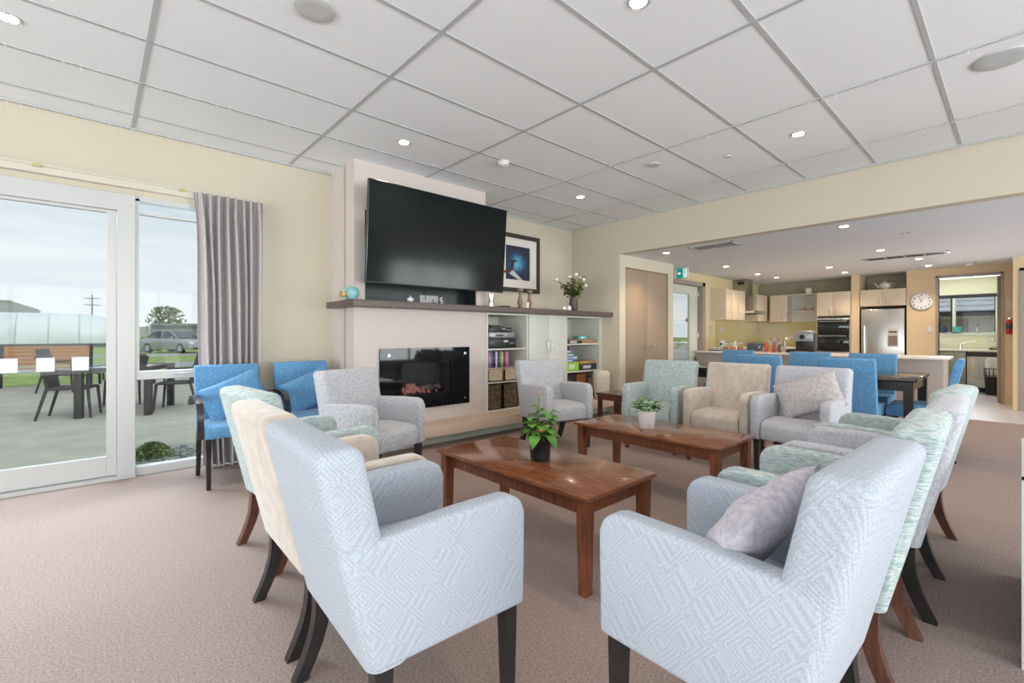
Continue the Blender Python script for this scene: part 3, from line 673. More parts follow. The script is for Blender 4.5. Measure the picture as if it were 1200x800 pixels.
for s_ in (1, -1):
    c = lr * (.06 * s_) + Vector((0, 0, .16)); st.tube([(0, 0, .1), c * .6 + Vector((0, 0, .06)), c], .003, 6)
    for k in range(9):
        a = rnd.random() * 2 * PI; leaf(g, c + Vector((0, 0, rnd.uniform(-.03, .03))), (math.cos(a), math.sin(a), .5), .055, .034, droop=.5)
fl = lr * .105 + Vector((0, 0, .205)); st.tube([lr * .05 + Vector((0, 0, .14)), fl], .002, 6)
g.build('foliage', m_leaf, t, ang=80); st.build('stem', m_stem, t)
g = MB(); bloom(g, tuple(fl), .024, petals=8, layers=2); g.build('flower', mat('petal_cream', (.85, .68, .42), .6), t, ang=80)

# ================================================================== CURTAIN
g = MB(); P_ = []
n = 220
ph_ = [0.0]
for i in range(n): ph_.append(ph_[-1] + 2 * PI * (8.5 + 3.5 * noise.noise(Vector((i * .035, 4.2, 0)))) / n)
for j in range(17):
    z = .015 + (2.375 - .015) * j / 16; row = []
    top = max(0, (z - 2.20) / .175)
    for i in range(n + 1):
        u = i / n; dr = (1 - z / 2.38)
        x = .625 + .54 * u + .075 * dr * (1 - u) + .03 * noise.noise(Vector((u * 4, z * .7, 0))) * (1 - top)
        ph = ph_[i] + .55 * noise.noise(Vector((u * 5, z * .8, 3))) * (1 - top)
        amp = .052 * (1 - .45 * top) * (1 + .35 * noise.noise(Vector((u * 6, z * .4, 8))))
        y = 4.737 + amp * math.sin(ph) + .012 * math.sin(2 * ph + 1.1) + (.010 * math.sin(3.1 * ph) * top)
        row.append((x, y, z))
    P_.append(row)
g.sheet(P_, thick=.003)
cu = g.build('curtain', f_curt, None, ang=80, loc=(.9, 4.74, 0)); tag(cu, 'mauve-grey pleated curtain hanging at right of the glazed door', 'curtain')
# ================================================================== THINGS ON THE MANTEL SHELF
MZ = 1.481
def lathe_thing(name, label, cat, loc, prof, m, seg=24, part=None):
    o_ = MB().lathe(prof, seg=seg).build(name, m); o_.location = loc; return tag(o_, label, cat)
p = (1.80, 4.33)
t = thing('round_vase', 'round turquoise vase with gold band at left end of mantel shelf', 'vase', (1.79, 4.19, MZ))
MB().lathe([(.022, 0), (.045, .02), (.058, .06), (.05, .1), (.03, .118), (.02, .122), (.016, .118), (.02, .11)], seg=28).build('body', m_teal_cer, t)
t = thing('round_vase', 'pale turquoise round vase with gold stripe behind the first', 'vase', (1.79, 4.345, MZ))
MB().lathe([(.022, 0), (.045, .02), (.058, .06), (.05, .1), (.03, .118), (.02, .122), (.016, .118), (.02, .11)], seg=28).build('body', mat('pale_aqua_glaze', (.45, .62, .60), .35), t)
MB().lathe([(.049, .03), (.0595, .045), (.0605, .06), (.0585, .075), (.056, .088)], seg=28, cap=False, M=Matrix.Rotation(R(70), 4, 'X') @ Matrix.Translation((0, -.0, 0)) if 0 else None).build('band', m_gold, t)
t = thing('ornament', 'small silver lidded ball ornament under the television', 'ornament', (2.36, 4.13, MZ))
MB().lathe([(.012, 0), (.03, .01), (.036, .025), (.03, .042), (.012, .05), (.004, .052), (.007, .062), (.001, .07)], seg=20).build('bowl', m_ceramic, t)
t = thing('metal_vase', 'silver vase with one red flower at right edge of television', 'vase', (3.47, 4.20, MZ))
MB().lathe([(.03, 0), (.038, .005), (.04, .06), (.034, .09), (.042, .15), (.037, .15), (.03, .09)], seg=24).build('body', m_chrome, t)
MB().tube([(0, 0, .05), (.06, -.02, .25), (.175, -.06, .425)], .003).build('stem', m_stem, t)
g = MB(); bloom(g, (.175, -.06, .425), .036, petals=9); g.ball((.175, -.06, .43), .02, sub=1); g.build('flower', mat('petal_red', (.65, .02, .02), .5), t, ang=80)
o_ = MB().lathe([(.05, 0), (.085, .006), (.092, .018), (.086, .018), (.05, .008)], seg=28).build('dish', m_steelback); o_.location = (3.68, 4.22, MZ); tag(o_, 'flat black dish lying on shelf right of the television', 'dish')
for (x, y), h_, lab in (((3.94, 4.20), .245, 'left one of two turned wooden candlesticks before the picture'), ((4.12, 4.22), .235, 'right one of two turned wooden candlesticks before the picture')):
    t = thing('candlestick', lab, 'candlestick', (x, y, MZ), group='turned candlesticks on the mantel shelf')
    s = h_ / .245
    MB().lathe([(.036, 0), (.040, .006), (.038, .016), (.022, .022), (.020, .03), (.034, .055), (.036, .075), (.028, .11), (.018, .15), (.014, .185), (.018, .19), (.020, .20)][:12], seg=22, M=Matrix.Scale(s, 4)).build('stem', mat('grey_brown_turned_wood', (.24, .17, .12), .55, noise_amt=.15, nscale=30), t)
    MB().lathe([(.016, .20), (.040, .215), (.043, .235), (.043, .245), (.034, .245)], seg=22, M=Matrix.Scale(s, 4)).build('dish', MATS['grey_brown_turned_wood'], t)
o_ = MB().lathe([(.026, 0), (.0265, .004), (.0265, .075), (.02, .08), (.004, .078), (.003, .088)], seg=20).build('pillar_candle', mat('candle_wax', (.80, .68, .50), .5)); o_.location = (4.01, 4.15, MZ); tag(o_, 'short cream pillar candle between the two candlesticks', 'candle')
t = thing('flower_vase', 'brown vase of white roses and olive leaves in shelf corner', 'vase', (4.94, 4.18, MZ))
MB().lathe([(.045, 0), (.05, .005), (.062, .08), (.056, .14), (.06, .175), (.054, .175), (.05, .14)], seg=26).build('body', mat('dark_brown_vase', (.10, .07, .06), .5), t)
g = MB(); st = MB(); fl = []
for k in range(20):
    a = 2 * PI * k / 20 + rnd.random(); r_ = .08 + .12 * rnd.random(); tip = Vector((r_ * math.cos(a), r_ * math.sin(a) * .8, .27 + .2 * rnd.random()))
    st.tube([(0, 0, .12), tip * .55 + Vector((0, 0, .07)), tip], .0025, 5)
    for q_ in range(10):
        b_ = tip * (.5 + .5 * q_ / 9) + Vector((0, 0, .06 * (1 - q_ / 9))); aa = rnd.random() * 2 * PI; leaf(g, b_, (math.cos(aa), math.sin(aa), rnd.uniform(-.3, .7)), .075 + .03 * rnd.random(), .05, droop=.3)
g.build('foliage', m_leaf2, t, ang=80); st.build('stem', m_leaf2, t)
lx = Vector((.741, -.671, 0))
for u, z, r_ in ((-.27, .41, .058), (-.09, .45, .055), (.0, .48, .066), (.10, .41, .06), (.13, .33, .055), (.0, .33, .036), (.05, .44, .036)):
    c = lx * u + Vector((-.05, -.09, z)); g = MB(); bloom(g, tuple(c), r_, petals=8, layers=4, cup=.1); g.ball(tuple(c + Vector((0, 0, .01))), r_ * .45, sub=1); g.build('rose', m_wpetal, t, ang=80)
    MB().tube([(0, 0, .15), c * .5 + Vector((0, 0, .1)), c], .002, 5).build('stem', m_leaf2, t)
t = thing('salt_shaker', 'small white ornament beside the rose vase on the shelf', 'ornament', (4.70, 4.14, MZ)); MB().lathe([(.02, 0), (.028, .01), (.028, .03), (.018, .045), (.01, .05)], seg=18).build('body', m_ceramic, t); 
t = thing('salt_shaker', 'taller white ornament touching the rose vase on the shelf', 'ornament', (4.79, 4.13, MZ)); MB().lathe([(.02, 0), (.03, .01), (.03, .035), (.02, .06), (.008, .068)], seg=18).build('body', m_ceramic, t)
# framed picture
t = thing('framed_picture', 'black framed abstract blue picture with wide white mat on wall', 'picture', (4.50, 4.85, 2.17))
g = MB(); wall_holes(g, 'Y', -.028, .008, -.43, .43, -.41, .415, [(-.37, .37, -.35, .355)]); g.build('frame', mat('black_brown_frame', (.035, .028, .025), .4), t, smooth=False)
g = MB(); wall_holes(g, 'Y', -.012, -.006, -.37, .37, -.35, .355, [(-.235, .235, -.235, .245)]); g.build('mat_board', mat('mat_white', (.80, .77, .71), .8), t, smooth=False)
ma = mat('painting_blue', (.01, .02, .07), .5); tt = ma.node_tree; bb = tt.nodes['Principled BSDF']; tcn = N(tt, 'ShaderNodeTexCoord')
mpp = N(tt, 'ShaderNodeMapping'); mpp.inputs['Location'].default_value = (.06, 0, -.05); mpp.inputs['Scale'].default_value = (4.6, 1, 5.5); gg = N(tt, 'ShaderNodeTexGradient', gradient_type='SPHERICAL')
n1 = N(tt, 'ShaderNodeTexNoise', Scale=6.0, Detail=5.0); mm = N(tt, 'ShaderNodeMath', operation='MULTIPLY'); r1 = N(tt, 'ShaderNodeValToRGB')
r1.color_ramp.elements[0].color = (.012, .02, .05, 1); r1.color_ramp.elements[1].color = (.12, .45, .65, 1); r1.color_ramp.elements[1].position = .45
e_ = r1.color_ramp.elements.new(.15); e_.color = (.01, .06, .17, 1)
for a_, b_ in ((tcn.outputs['Object'], mpp.inputs[0]), (mpp.outputs[0], gg.inputs[0]), (tcn.outputs['Object'], n1.inputs['Vector']), (gg.outputs['Fac'], mm.inputs[0]), (n1.outputs['Fac'], mm.inputs[1]), (mm.outputs[0], r1.inputs[0]), (r1.outputs[0], bb.inputs['Base Color'])): tt.links.new(a_, b_)
pa = MB().box(-.235, .235, -.006, -.003, -.235, .245).build('painting', ma, t)
g = MB(); g.prism([(-.17, -.15), (-.10, -.10), (.10, -.235), (.02, -.235)], -.0075, -.006, 'Y'); g.build('pale_streak', mat('paint_pale', (.62, .60, .62), .6), pa)
g = MB(); g.prism([(-.19, .02), (-.08, .05), (.02, .03), (-.07, .015), (-.10, -.10), (-.15, -.13), (-.13, .0)], -.0078, -.006, 'Y'); g.build('dark_shape', mat('paint_dark', (.03, .015, .02), .6), pa)
g = MB(); g.ball((-.12, -.0075, -.11), .02, (1, .1, .7), 1); g.build('red_patch', mat('paint_red', (.55, .06, .04), .6), pa)

# ================================================================== THINGS ON THE SHELVES
def box_thing(name, label, cat, x0, x1, y0, y1, z0, z1, m, bev=.003, group=None, rz=0):
    o_ = MB().box(x0, x1, y0, y1, z0, z1, bev).build(name, m, loc=((x0 + x1) / 2, (y0 + y1) / 2, z0)); o_.rotation_euler = (0, 0, rz); return tag(o_, label, cat, group)
m_av = mat('av_black', (.02, .022, .025), .35); m_avs = mat('av_silver', (.35, .37, .40), .35, metal=.4)
def av(z, h_, x0, x1, lab, m, y0=4.31, lbl=''):
    t = thing('disc_player', lab, 'electronics', ((x0 + x1) / 2, y0, z)); w = (x1 - x0) / 2
    MB().box(-w, w, 0, .30, .006, h_ - .001, .004).build('case', m, t)
    MB().box(-w * .5, w * .1, -.003, 0, h_ * .35, h_ * .6).build('display', m_oven, t); g = MB()
    for k in range(3): g.cyl((w * .55 + k * .03 * 1, -.004, h_ * .5), .008, .008, 'Y', 12)
    g.build('button', m_avs, t)
    g = MB()
    for sx_ in (-1, 1):
        for yy in (.03, .27): g.cyl((sx_ * w * .8, yy, .003), .012, .006)
    g.build('foot', m_av, t)
    MB().box(w * .1, w * .42, -.002, 0, h_ * .6, h_ * .8).build('label_strip', m_white, t)
av(.986, .125, 3.52, 3.965, 'large black amplifier at bottom of the shelf stack', m_av)
av(1.112, .07, 3.53, 3.95, 'grey disc player in middle of the shelf stack', m_avs)
av(1.183, .06, 3.53, 3.90, 'black disc player near top of the shelf stack', m_av)
av(1.244, .03, 3.55, 3.82, 'thin dark box on top of the shelf stack', m_av)
box_thing('remote_control', 'small brown remote lying right of the amplifier', 'remote', 3.985, 4.07, 4.30, 4.34, .986, 1.002, mat('remote_brown', (.25, .16, .12), .5))
cols = [(.02, .02, .03), (.05, .02, .05), (.55, .10, .40), (.30, .26, .32), (.50, .12, .38), (.03, .04, .05), (.02, .03, .08), (.75, .75, .78), (.02, .05, .08), (.04, .10, .12), (.30, .32, .36), (.65, .50, .05), (.02, .02, .02), (.62, .10, .30), (.70, .16, .38)]
nm = ['black', 'plum', 'magenta', 'grey', 'pink', 'charcoal', 'navy', 'white', 'deep blue', 'teal', 'steel grey', 'yellow', 'jet black', 'crimson', 'rose']
x = 3.50
for k, c in enumerate(cols):
    w = rnd.choice((.022, .026, .03)); hh = .19 + .02 * rnd.random()
    t = thing('disc_case', 'upright %s spine among the cases above pale baskets' % nm[k], 'disc case', (x + w / 2, 4.375, .745), group='cases standing on the second shelf'); mm_ = mat('case_%s' % nm[k].replace(' ', '_'), c, .35)
    MB().box(-w / 2 + .001, w / 2 - .001, 0, .14, 0, hh, .002).build('cover', mm_, t); MB().box(-w / 2 + .004, w / 2 - .004, -.001, 0, hh * .3, hh * .7).build('spine_label', mat('spine_%s' % nm[k].replace(' ', '_'), tuple(min(.8, q_ * 1.8 + .06) for q_ in c), .5), t); x += w + .001
def wicker(name, c1, c2, s=60):
    m = brick_mat(name, c1, c2, tuple(q_ * .45 for q_ in c1), s, .5, .3, .03, .8, (R(90), 0, 0)); return m
m_wick = wicker('pale_wicker', (.62, .46, .28), (.90, .78, .60), 22); m_wickd = wicker('dark_wicker', (.045, .03, .02), (.27, .19, .13), 26)
box_thing('case_riser', 'pale wooden riser behind the pale baskets under the cases', 'riser', 3.49, 3.99, 4.372, 4.60, .583, .744, m_cab)
def basket(x0, x1, y0, y1, z0, h_, m, lab, fill=None):
    t = thing('storage_basket', lab, 'basket', ((x0 + x1) / 2, (y0 + y1) / 2, z0)); w = (x1 - x0) / 2; d = (y1 - y0) / 2
    g = MB(); g.box(-w, w, -d, d, 0, .012); g.box(-w, w, -d, -d + .012, 0, h_); g.box(-w, w, d - .012, d, 0, h_); g.box(-w, -w + .012, -d, d, 0, h_); g.box(w - .012, w, -d, d, 0, h_); g.build('body', m, t)
    g = MB(); 
    for a_, b_ in (((-w, -d, h_), (w, -d, h_)), ((-w, d, h_), (w, d, h_)), ((-w, -d, h_), (-w, d, h_)), ((w, -d, h_), (w, d, h_))): g.tube([a_, b_], .008)
    g.build('rim', m, t)
    return t, w, d
t, w, d = basket(3.49, 3.728, 4.277, 4.366, .583, .145, m_wick, 'left pale wicker basket of papers on the second shelf')
box_thing('paper_folder', 'orange folder lying in left pale basket', 'folder', 3.51, 3.71, 4.292, 4.352, .70, .735, mat('folder_orange', (.75, .32, .18), .6))
t, w, d = basket(3.752, 3.99, 4.277, 4.366, .583, .145, m_wick, 'right pale wicker basket of papers on the second shelf')
box_thing('paper_folder', 'pink folder lying in right pale basket', 'folder', 3.765, 3.97, 4.292, 4.352, .70, .74, mat('folder_pink', (.72, .16, .34), .6))
basket(3.49, 3.712, 4.29, 4.60, .246, .29, m_wickd, 'left dark woven basket on the bottom shelf beside fireplace')
basket(3.738, 3.98, 4.29, 4.60, .246, .29, m_wickd, 'right dark woven basket on the bottom shelf beside fireplace')
# right bay
def game(x0, x1, y0, y1, z0, z1, c, lab, cat='board game', stripe=(.8, .8, .8), name='game_box'):
    t = thing(name, lab, cat, ((x0 + x1) / 2, (y0 + y1) / 2, z0)); w = (x1 - x0) / 2; d = (y1 - y0) / 2; h_ = z1 - z0; kk = 'c%d' % len(MATS)
    MB().box(-w, w, -d, d, 0, h_ - .001, .002).build('box', mat('card_' + kk, c, .5), t); MB().box(-w * .6, w * .3, -d - .001, -d, h_ * .25, h_ * .75).build('printed_title', mat('print_' + kk, stripe, .5), t)
game(5.0, 5.62, 4.30, 4.55, 1.026, 1.085, (.42, .25, .14), 'long brown wooden tray box on top right shelf', 'box', (.38, .22, .12), 'wooden_box')
game(4.92, 5.25, 4.285, 4.297, 1.026, 1.07, (.02, .02, .02), 'black flat book before brown tray box', 'book', (.7, .7, .7), 'book')
game(5.25, 5.45, 4.34, 4.45, 1.087, 1.135, (.12, .45, .42), 'small turquoise box on top of brown tray box', 'box', (.75, .8, .8), 'small_box')
zz = .634
game(4.93, 5.20, 4.30, 4.60, zz, .76, (.36, .62, .06), 'lime green game box on the middle right shelf', stripe=(.7, .8, .6))
game(5.22, 5.61, 4.30, 4.60, zz, .725, (.03, .035, .04), 'dark puzzle box on the middle right shelf', 'puzzle', (.6, .6, .6), 'puzzle_box')
game(5.24, 5.58, 4.31, 4.58, .726, .765, (.50, .27, .10), 'orange brown box lying on dark puzzle box', 'box', (.6, .35, .15))
for k, (c, s_, lab) in enumerate((((.12, .22, .45), (.6, .7, .85), 'blue game box resting on the lime green box'), ((.55, .62, .75), (.1, .2, .4), 'pale blue game box in the stack'), ((.04, .22, .20), (.3, .6, .5), 'dark green game box in the stack'), ((.05, .06, .20), (.7, .6, .7), 'navy game box second from the top'))):
    game(4.93 + .01 * k, 5.42 - .05 * (k % 2), 4.62, 4.81, .634 + .085 * k + (.0), .634 + .085 * (k + 1), c, lab, stripe=s_)
game(4.93, 5.16, 4.32, 4.56, .762, .80, (.10, .18, .42), 'thin blue game box directly on lime green box', stripe=(.7, .7, .8)); game(4.93, 5.20, 4.33, 4.55, .802, .84, (.60, .64, .74), 'thin pale game box above the blue one', stripe=(.2, .3, .6)); game(4.94, 5.19, 4.33, 4.55, .842, .885, (.04, .25, .22), 'thin green game box near top of front stack', stripe=(.6, .8, .7))
game(4.95, 5.12, 4.34, 4.54, .887, .93, (.25, .16, .40), 'purple card box topping the front stack', stripe=(.8, .8, .8))
game(4.92, 5.17, 4.32, 4.6, .44 - .02, .58, (.02, .02, .022), 'black box on raised bottom shelf behind grey armchair', 'box', (.05, .05, .05)); game(5.18, 5.38, 4.32, 4.6, .42, .58, (.30, .10, .04), 'reddish brown box beside the black box', 'box', (.28, .09, .04))
game(4.91, 5.40, 4.31, 4.62, .246, .418, (.45, .40, .32), 'large beige carton on the bottom right shelf', 'carton')
basket(5.42, 5.61, 4.32, 4.55, .246, .26, wicker('grey_wicker', (.40, .36, .28), (.5, .45, .36), 24), 'small grey wicker basket behind the ceramic bin')
# ceramic bin on ledge
t = thing('lidded_urn', 'tall cream ceramic urn with lid standing on beige ledge', 'urn', (5.47, 4.10, .226))
MB().lathe([(.075, 0), (.088, .008), (.112, .12), (.122, .24), (.122, .30)], seg=32).build('body', m_cream_cer, t)
MB().lathe([(.127, .30), (.129, .33), (.122, .375), (.095, .402), (.03, .41)], seg=32).build('lid', m_cream_cer, t)

# ================================================================== CEILING FITTINGS
def downlight(x, y, z, lab, grp, power, col=(1, .78, .58), rr=.042):
    t = thing('downlight', lab, 'downlight', (x, y, z), group=grp)
    MB().lathe([(rr + .018, -.004), (rr + .018, -.001), (rr, -.001), (rr, -.006)], seg=24, cap=False).build('trim_ring', m_white, t)
    MB().cyl((0, 0, -.003), rr, .003).build('lamp', m_lamp, t)
    l = bpy.data.lights.new('spot', 'SPOT'); l.energy = power; l.spot_size = R(120); l.spot_blend = .7; l.shadow_soft_size = .04; l.color = col
    lo_ = bpy.data.objects.new('spot', l); lo_.location = (0, 0, -.03); COL.objects.link(lo_); lo_.parent = t
GL = 'downlights in the tiled ceiling'
for (x, y), lab in zip([(-.339, 3.613), (2.01, 3.63), (4.411, 3.625), (4.382, 1.257), (2.04, 1.301)], ['lit downlight in ceiling tile at far left above the door', 'lit downlight in ceiling just above the television', 'lit downlight in ceiling between television and picture corner', 'lit downlight in ceiling near the bulkhead, right of centre', 'lit downlight at the top edge over the coffee tables']):
    downlight(x, y, CEIL, lab, GL, 26)
GK = 'downlights in the kitchen ceiling'
kl = [((781, 296), 'nearest the passage door'), ((851, 312), 'above the exit sign and upper cabinet'), ((888, 321), 'before the range hood'), ((910, 325), 'farthest left near the olive nook'), ((989, 265), 'nearest the bulkhead at centre right'), ((1032, 293), 'left of the long ceiling grille'), ((972, 313), 'over the open crockery shelf'), ((990, 319), 'over the oven tower'), ((1077, 303), 'at the right end of the grille'), ((1088, 311), 'above the wall clock')]
for px_, lab in kl:
    v = atZ(px_[0], px_[1], LOW); downlight(v.x, v.y, LOW, 'lit kitchen ceiling downlight ' + lab, GK, 27, (1, .76, .54))
def disc(name, x, y, r_, lab, cat, m, z=CEIL, prof=None):
    o_ = MB().lathe(prof or [(r_, -.001), (r_, -.008), (r_ * .92, -.012), (r_ * .5, -.010), (r_ * .1, -.010)], seg=32).build(name, m); o_.location = (x, y, z); return tag(o_, lab, cat)
disc('ceiling_speaker', .844, 2.449, .10, 'round white ceiling speaker at the top left of view', 'speaker', m_white)
disc('ceiling_speaker', 4.10, .08, .13, 'large round grey ceiling speaker at the top right', 'speaker', mat('speaker_grille', (.55, .57, .58), .6))
disc('blank_plate', 4.108, 2.447, .065, 'small round white plate in ceiling at centre', 'plate', m_white)
disc('blank_plate', 4.432, 1.861, .03, 'tiny round sensor in ceiling beside the lit downlight', 'sensor', m_white)
t = thing('smoke_detector', 'white smoke detector on ceiling tile above television corner', 'smoke detector', (2.961, 3.391, CEIL))
MB().lathe([(.058, -.001), (.058, -.012), (.05, -.02), (.048, -.035), (.035, -.045), (.01, -.046)], seg=28).build('body', mat('detector_white', (.74, .73, .70), .5), t); MB().cyl((0, 0, -.049), .012, .006).build('sensor_cap', m_white, t)
def grille(px_, wx, wy, lab, nslat=7, m=None):
    v = atZ(px_[0], px_[1], LOW); t = thing('ceiling_grille', lab, 'vent', (v.x, v.y, LOW))
    g = MB(); g.box(-wx, wx, -wy, -wy + .03, -.008, -.001); g.box(-wx, wx, wy - .03, wy, -.008, -.001); g.box(-wx, -wx + .03, -wy, wy, -.008, -.001); g.box(wx - .03, wx, -wy, wy, -.008, -.001); g.build('frame', m_white, t)
    MB().box(-wx + .03, wx - .03, -wy + .03, wy - .03, -.003, -.001).build('backing', m_black, t)
    for k in range(nslat):
        y = -wy + .05 + (2 * wy - .1) * k / (nslat - 1); MB().box(-wx + .03, wx - .03, y - .008, y + .008, -.008, -.004, M=None).build('slat', m_bar, t)
grille((837, 288), .16, .30, 'square slatted air grille in the low ceiling near bulkhead', 9)
grille((1060, 300), .16, .50, 'long narrow air grille in kitchen ceiling', 5)
v = atZ(1135, 308, LOW); disc('smoke_detector', v.x, v.y, .06, 'round white detector on kitchen ceiling before the scullery', 'smoke detector', m_white, LOW, [(.06, -.001), (.06, -.02), (.045, -.04), (.01, -.042)])
for px_, lab in (((1058, 273), 'left tiny dark sensor dot in the low ceiling'), ((1066, 272), 'right tiny dark sensor dot in the low ceiling')):
    v = atZ(px_[0], px_[1], LOW); disc('ceiling_sensor', v.x, v.y, .022, lab, 'sensor', m_avs, LOW, [(.022, -.001), (.022, -.006), (.01, -.01)])
# strings of icicle fairy lights (unlit) clipped along the ceiling grid
m_wire = mat('fairy_wire_white', (.80, .80, .80), .5)
def fairy(a, b, lab, n=40):
    g = MB(); a = Vector(a); b = Vector(b); L = (b - a).length; pts_ = []
    for k in range(n + 1): pts_.append(a.lerp(b, k / n) + Vector((0, 0, -.010 - .006 * (k % 2))))
    for k in range(0, n, 1): g.tube([pts_[k], pts_[k + 1]], .0016, 4)
    t = thing('fairy_lights', lab, 'fairy lights', tuple(a), group='unlit icicle strings on the ceiling'); S_ = Matrix.Translation(-a)
    ob = g.build('wire', m_wire, t); ob.data.transform(S_)
    g = MB()
    for k in range(1, n, 1):
        if rnd.random() < .6:
            h_ = rnd.choice((.012, .02, .035)); q_ = pts_[k] - Vector((0, 0, h_)); g.tube([pts_[k], q_], .0012, 4); g.ball(q_, .0035, sub=1)
    ob = g.build('bulb', m_wire, t); ob.data.transform(S_); ob['kind'] = 'stuff'
fairy((-2.3, 4.80, CEIL - .012), (1.80, 4.80, CEIL - .012), 'white unlit icicle string above the glazed door along left wall', 60)
fairy((-2.3, 3.92, CEIL), (4.9, 3.92, CEIL), 'white unlit icicle string along ceiling grid just before the television', 90)
fairy((3.80, -1.5, CEIL), (3.80, 4.2, CEIL), 'white unlit icicle string crossing the ceiling over the rear chairs', 70)
fairy((5.00, -1.5, CEIL), (5.00, 4.2, CEIL), 'white unlit icicle string along last grid line before the bulkhead', 70)
fairy((5.665, -1.5, CEIL - .014), (5.665, 4.7, CEIL - .014), 'white unlit icicle string along top of the bulkhead wall', 70)

# ================================================================== cabinet at the right edge
t = thing('low_cabinet', 'low mauve-grey cabinet with white edge at the right picture border', 'cabinet', (2.38, 0.0, 0))
MB().box(.012, .9, -.75, -.008, .0, .655, .004).build('body', mat('mauve_grey_panel', (.20, .19, .24), .4), t)
g = MB(); g.box(0, .012, -.018, .0, 0, .665); g.box(0, .9, -.018, 0, .655, .665); g.build('edge_trim', m_white, t)
# ================================================================== KITCHEN
def handle_bar(parent, x, y, z, L=.10, face='X', m=m_chrome):
    g = MB()
    if face == 'X': g.tube([(x, y, z - L / 2), (x - .025, y, z - L / 2 + .012), (x - .028, y, z), (x - .025, y, z + L / 2 - .012), (x, y, z + L / 2)], .005, 6)
    else: g.tube([(x, y, z - L / 2), (x, y - .025, z - L / 2 + .012), (x, y - .028, z), (x, y - .025, z + L / 2 - .012), (x, y, z + L / 2)], .005, 6)
    return g.build('handle', m, parent)
# island
t = thing('kitchen_island', 'long taupe panelled kitchen counter with pale top behind blue chairs', 'counter', (8.95, 2.3, 0))
MB().box(-.28, .33, -1.58, 1.94, .10, .805, .002).build('body', m_isl, t); MB().box(-.24, .33, -1.55, 1.94, 0, .10).build('kickboard', m_frame, t)
MB().box(-.36, .36, -1.63, 1.945, .806, .838, .003).build('worktop', m_bench, t)
for k in range(5): MB().box(-.287, -.281, -1.57 + k * .70, -.88 + k * .70, .11, .80, .001).build('panel', m_isl, t)
IZ = .839
# back run of the kitchen
XF = 11.35
t = thing('base_cabinets', 'low pale kitchen base units and bench below olive splashback', 'cabinet', (11.5, 3.2, 0))
g = MB(); g.box(-.28, .34, -.305, 1.04, .0, .85); g.build('body', m_kcab, t); MB().box(-.30, .34, -.305, 1.04, .85, .88).build('worktop', m_bench, t)
MB().box(-1.6, -.30, .45, 1.04, 0, .85).build('side_body', m_kcab, t); MB().box(-1.6, -.30, .43, 1.04, .85, .88).build('side_worktop', m_bench, t)
struct(MB().box(11.838, 11.849, 2.9, 4.24, .881, 1.50).build('trim_4', m_splash)); struct(MB().box(9.52, 11.838, 4.238, 4.249, .881, 1.50).build('trim_5', m_splash))
# oven tower
y0, y1 = atX(997, 372, 11.2).y, atX(956.5, 372, 11.2).y; yc = (y0 + y1) / 2; w = (y1 - y0) / 2
t = thing('oven_tower', 'tall peach laminate cabinet housing the double oven', 'cabinet', (11.5, yc, 0))
g = MB(); g.box(-.29, .34, -w + .002, w, 0, .80); g.box(-.29, .34, -w + .002, w, 1.53, 2.02); g.box(-.29, .34, w - .02, w, .8, 1.53); g.box(-.29, .34, -w + .002, -w + .022, .8, 1.53); g.box(.30, .34, -w + .02, w - .02, .8, 1.53); g.build('body', m_kcab, t, smooth=False)
for s in (-1, 1):
    d = MB().box(-.308, -.291, min(s * .003, s * (w - .004)), max(s * .003, s * (w - .004)), 1.545, 2.02, .002).build('door', m_kcab, t); handle_bar(d, -.308, s * .055, 1.62)
for z0_, z1_, nm_, lab in ((1.165, 1.52, 'upper', 'upper black glass oven with knobs in peach tower'), (.81, 1.16, 'lower', 'lower black glass oven in peach tower')):
    o_ = thing('oven', lab, 'oven', (11.19, yc, z0_)); ow = w - .025; h_ = z1_ - z0_
    MB().box(.0, .45, -ow, ow, 0, h_, .003).build('case', m_oven, o_)
    MB().box(-.014, -.001, -ow, ow, .005, h_ - (.075 if nm_ == 'upper' else .01), .003).build('door', m_oven, o_)
    g = MB(); zz_ = h_ - (.10 if nm_ == 'upper' else .035); g.tube([(-.04, -ow + .03, zz_), (-.04, ow - .03, zz_)], .008); g.tube([(-.014, -ow + .05, zz_), (-.04, -ow + .05, zz_)], .006); g.tube([(-.014, ow - .05, zz_), (-.04, ow - .05, zz_)], .006); g.build('handle', m_chrome, o_)
    if nm_ == 'upper':
        MB().box(-.012, -.001, -ow, ow, h_ - .07, h_ - .03, .002).build('control_panel', m_steel, o_)
        for k in range(5): MB().cyl((-.02, -ow + .12 + k * .09, h_ - .05), .012, .016, 'X', 12).build('knob', m_chrome, o_)
# fridge and the cupboards above it
y0, y1 = 1.442, 2.142; yc = (y0 + y1) / 2; w = .35
t = thing('refrigerator', 'wide stainless steel refrigerator with ice dispenser beside wall clock', 'refrigerator', (11.2, yc, 0))
MB().box(.04, .60, -.335, .335, .01, 1.655, .004).build('body', mat('fridge_side_black', (.03, .03, .03), .4), t)
MB().box(-.02, .035, -.328, .328, .05, 1.64, .012).build('door', m_steel, t)
g = MB(); g.tube([(-.065, .265, .55), (-.065, .265, 1.32)], .010); g.tube([(-.02, .265, .6), (-.065, .265, .6)], .008); g.tube([(-.02, .265, 1.28), (-.065, .265, 1.28)], .008); g.build('handle', m_chrome, t)
dsp = MB().box(-.026, -.019, -.24, -.08, .92, 1.27, .003).build('dispenser', mat('dispenser_grey', (.50, .49, .47), .35), t)
MB().box(-.029, -.0255, -.225, -.095, .95, 1.13).build('dispenser_recess', mat('recess_brown', (.22, .16, .13), .5), dsp); MB().box(-.029, -.0255, -.22, -.10, 1.19, 1.215).build('display', m_black, dsp)
t = thing('wall_cabinet', 'peach two-door cabinet above the refrigerator holding white teapot', 'cabinet', (11.5, yc, 0))
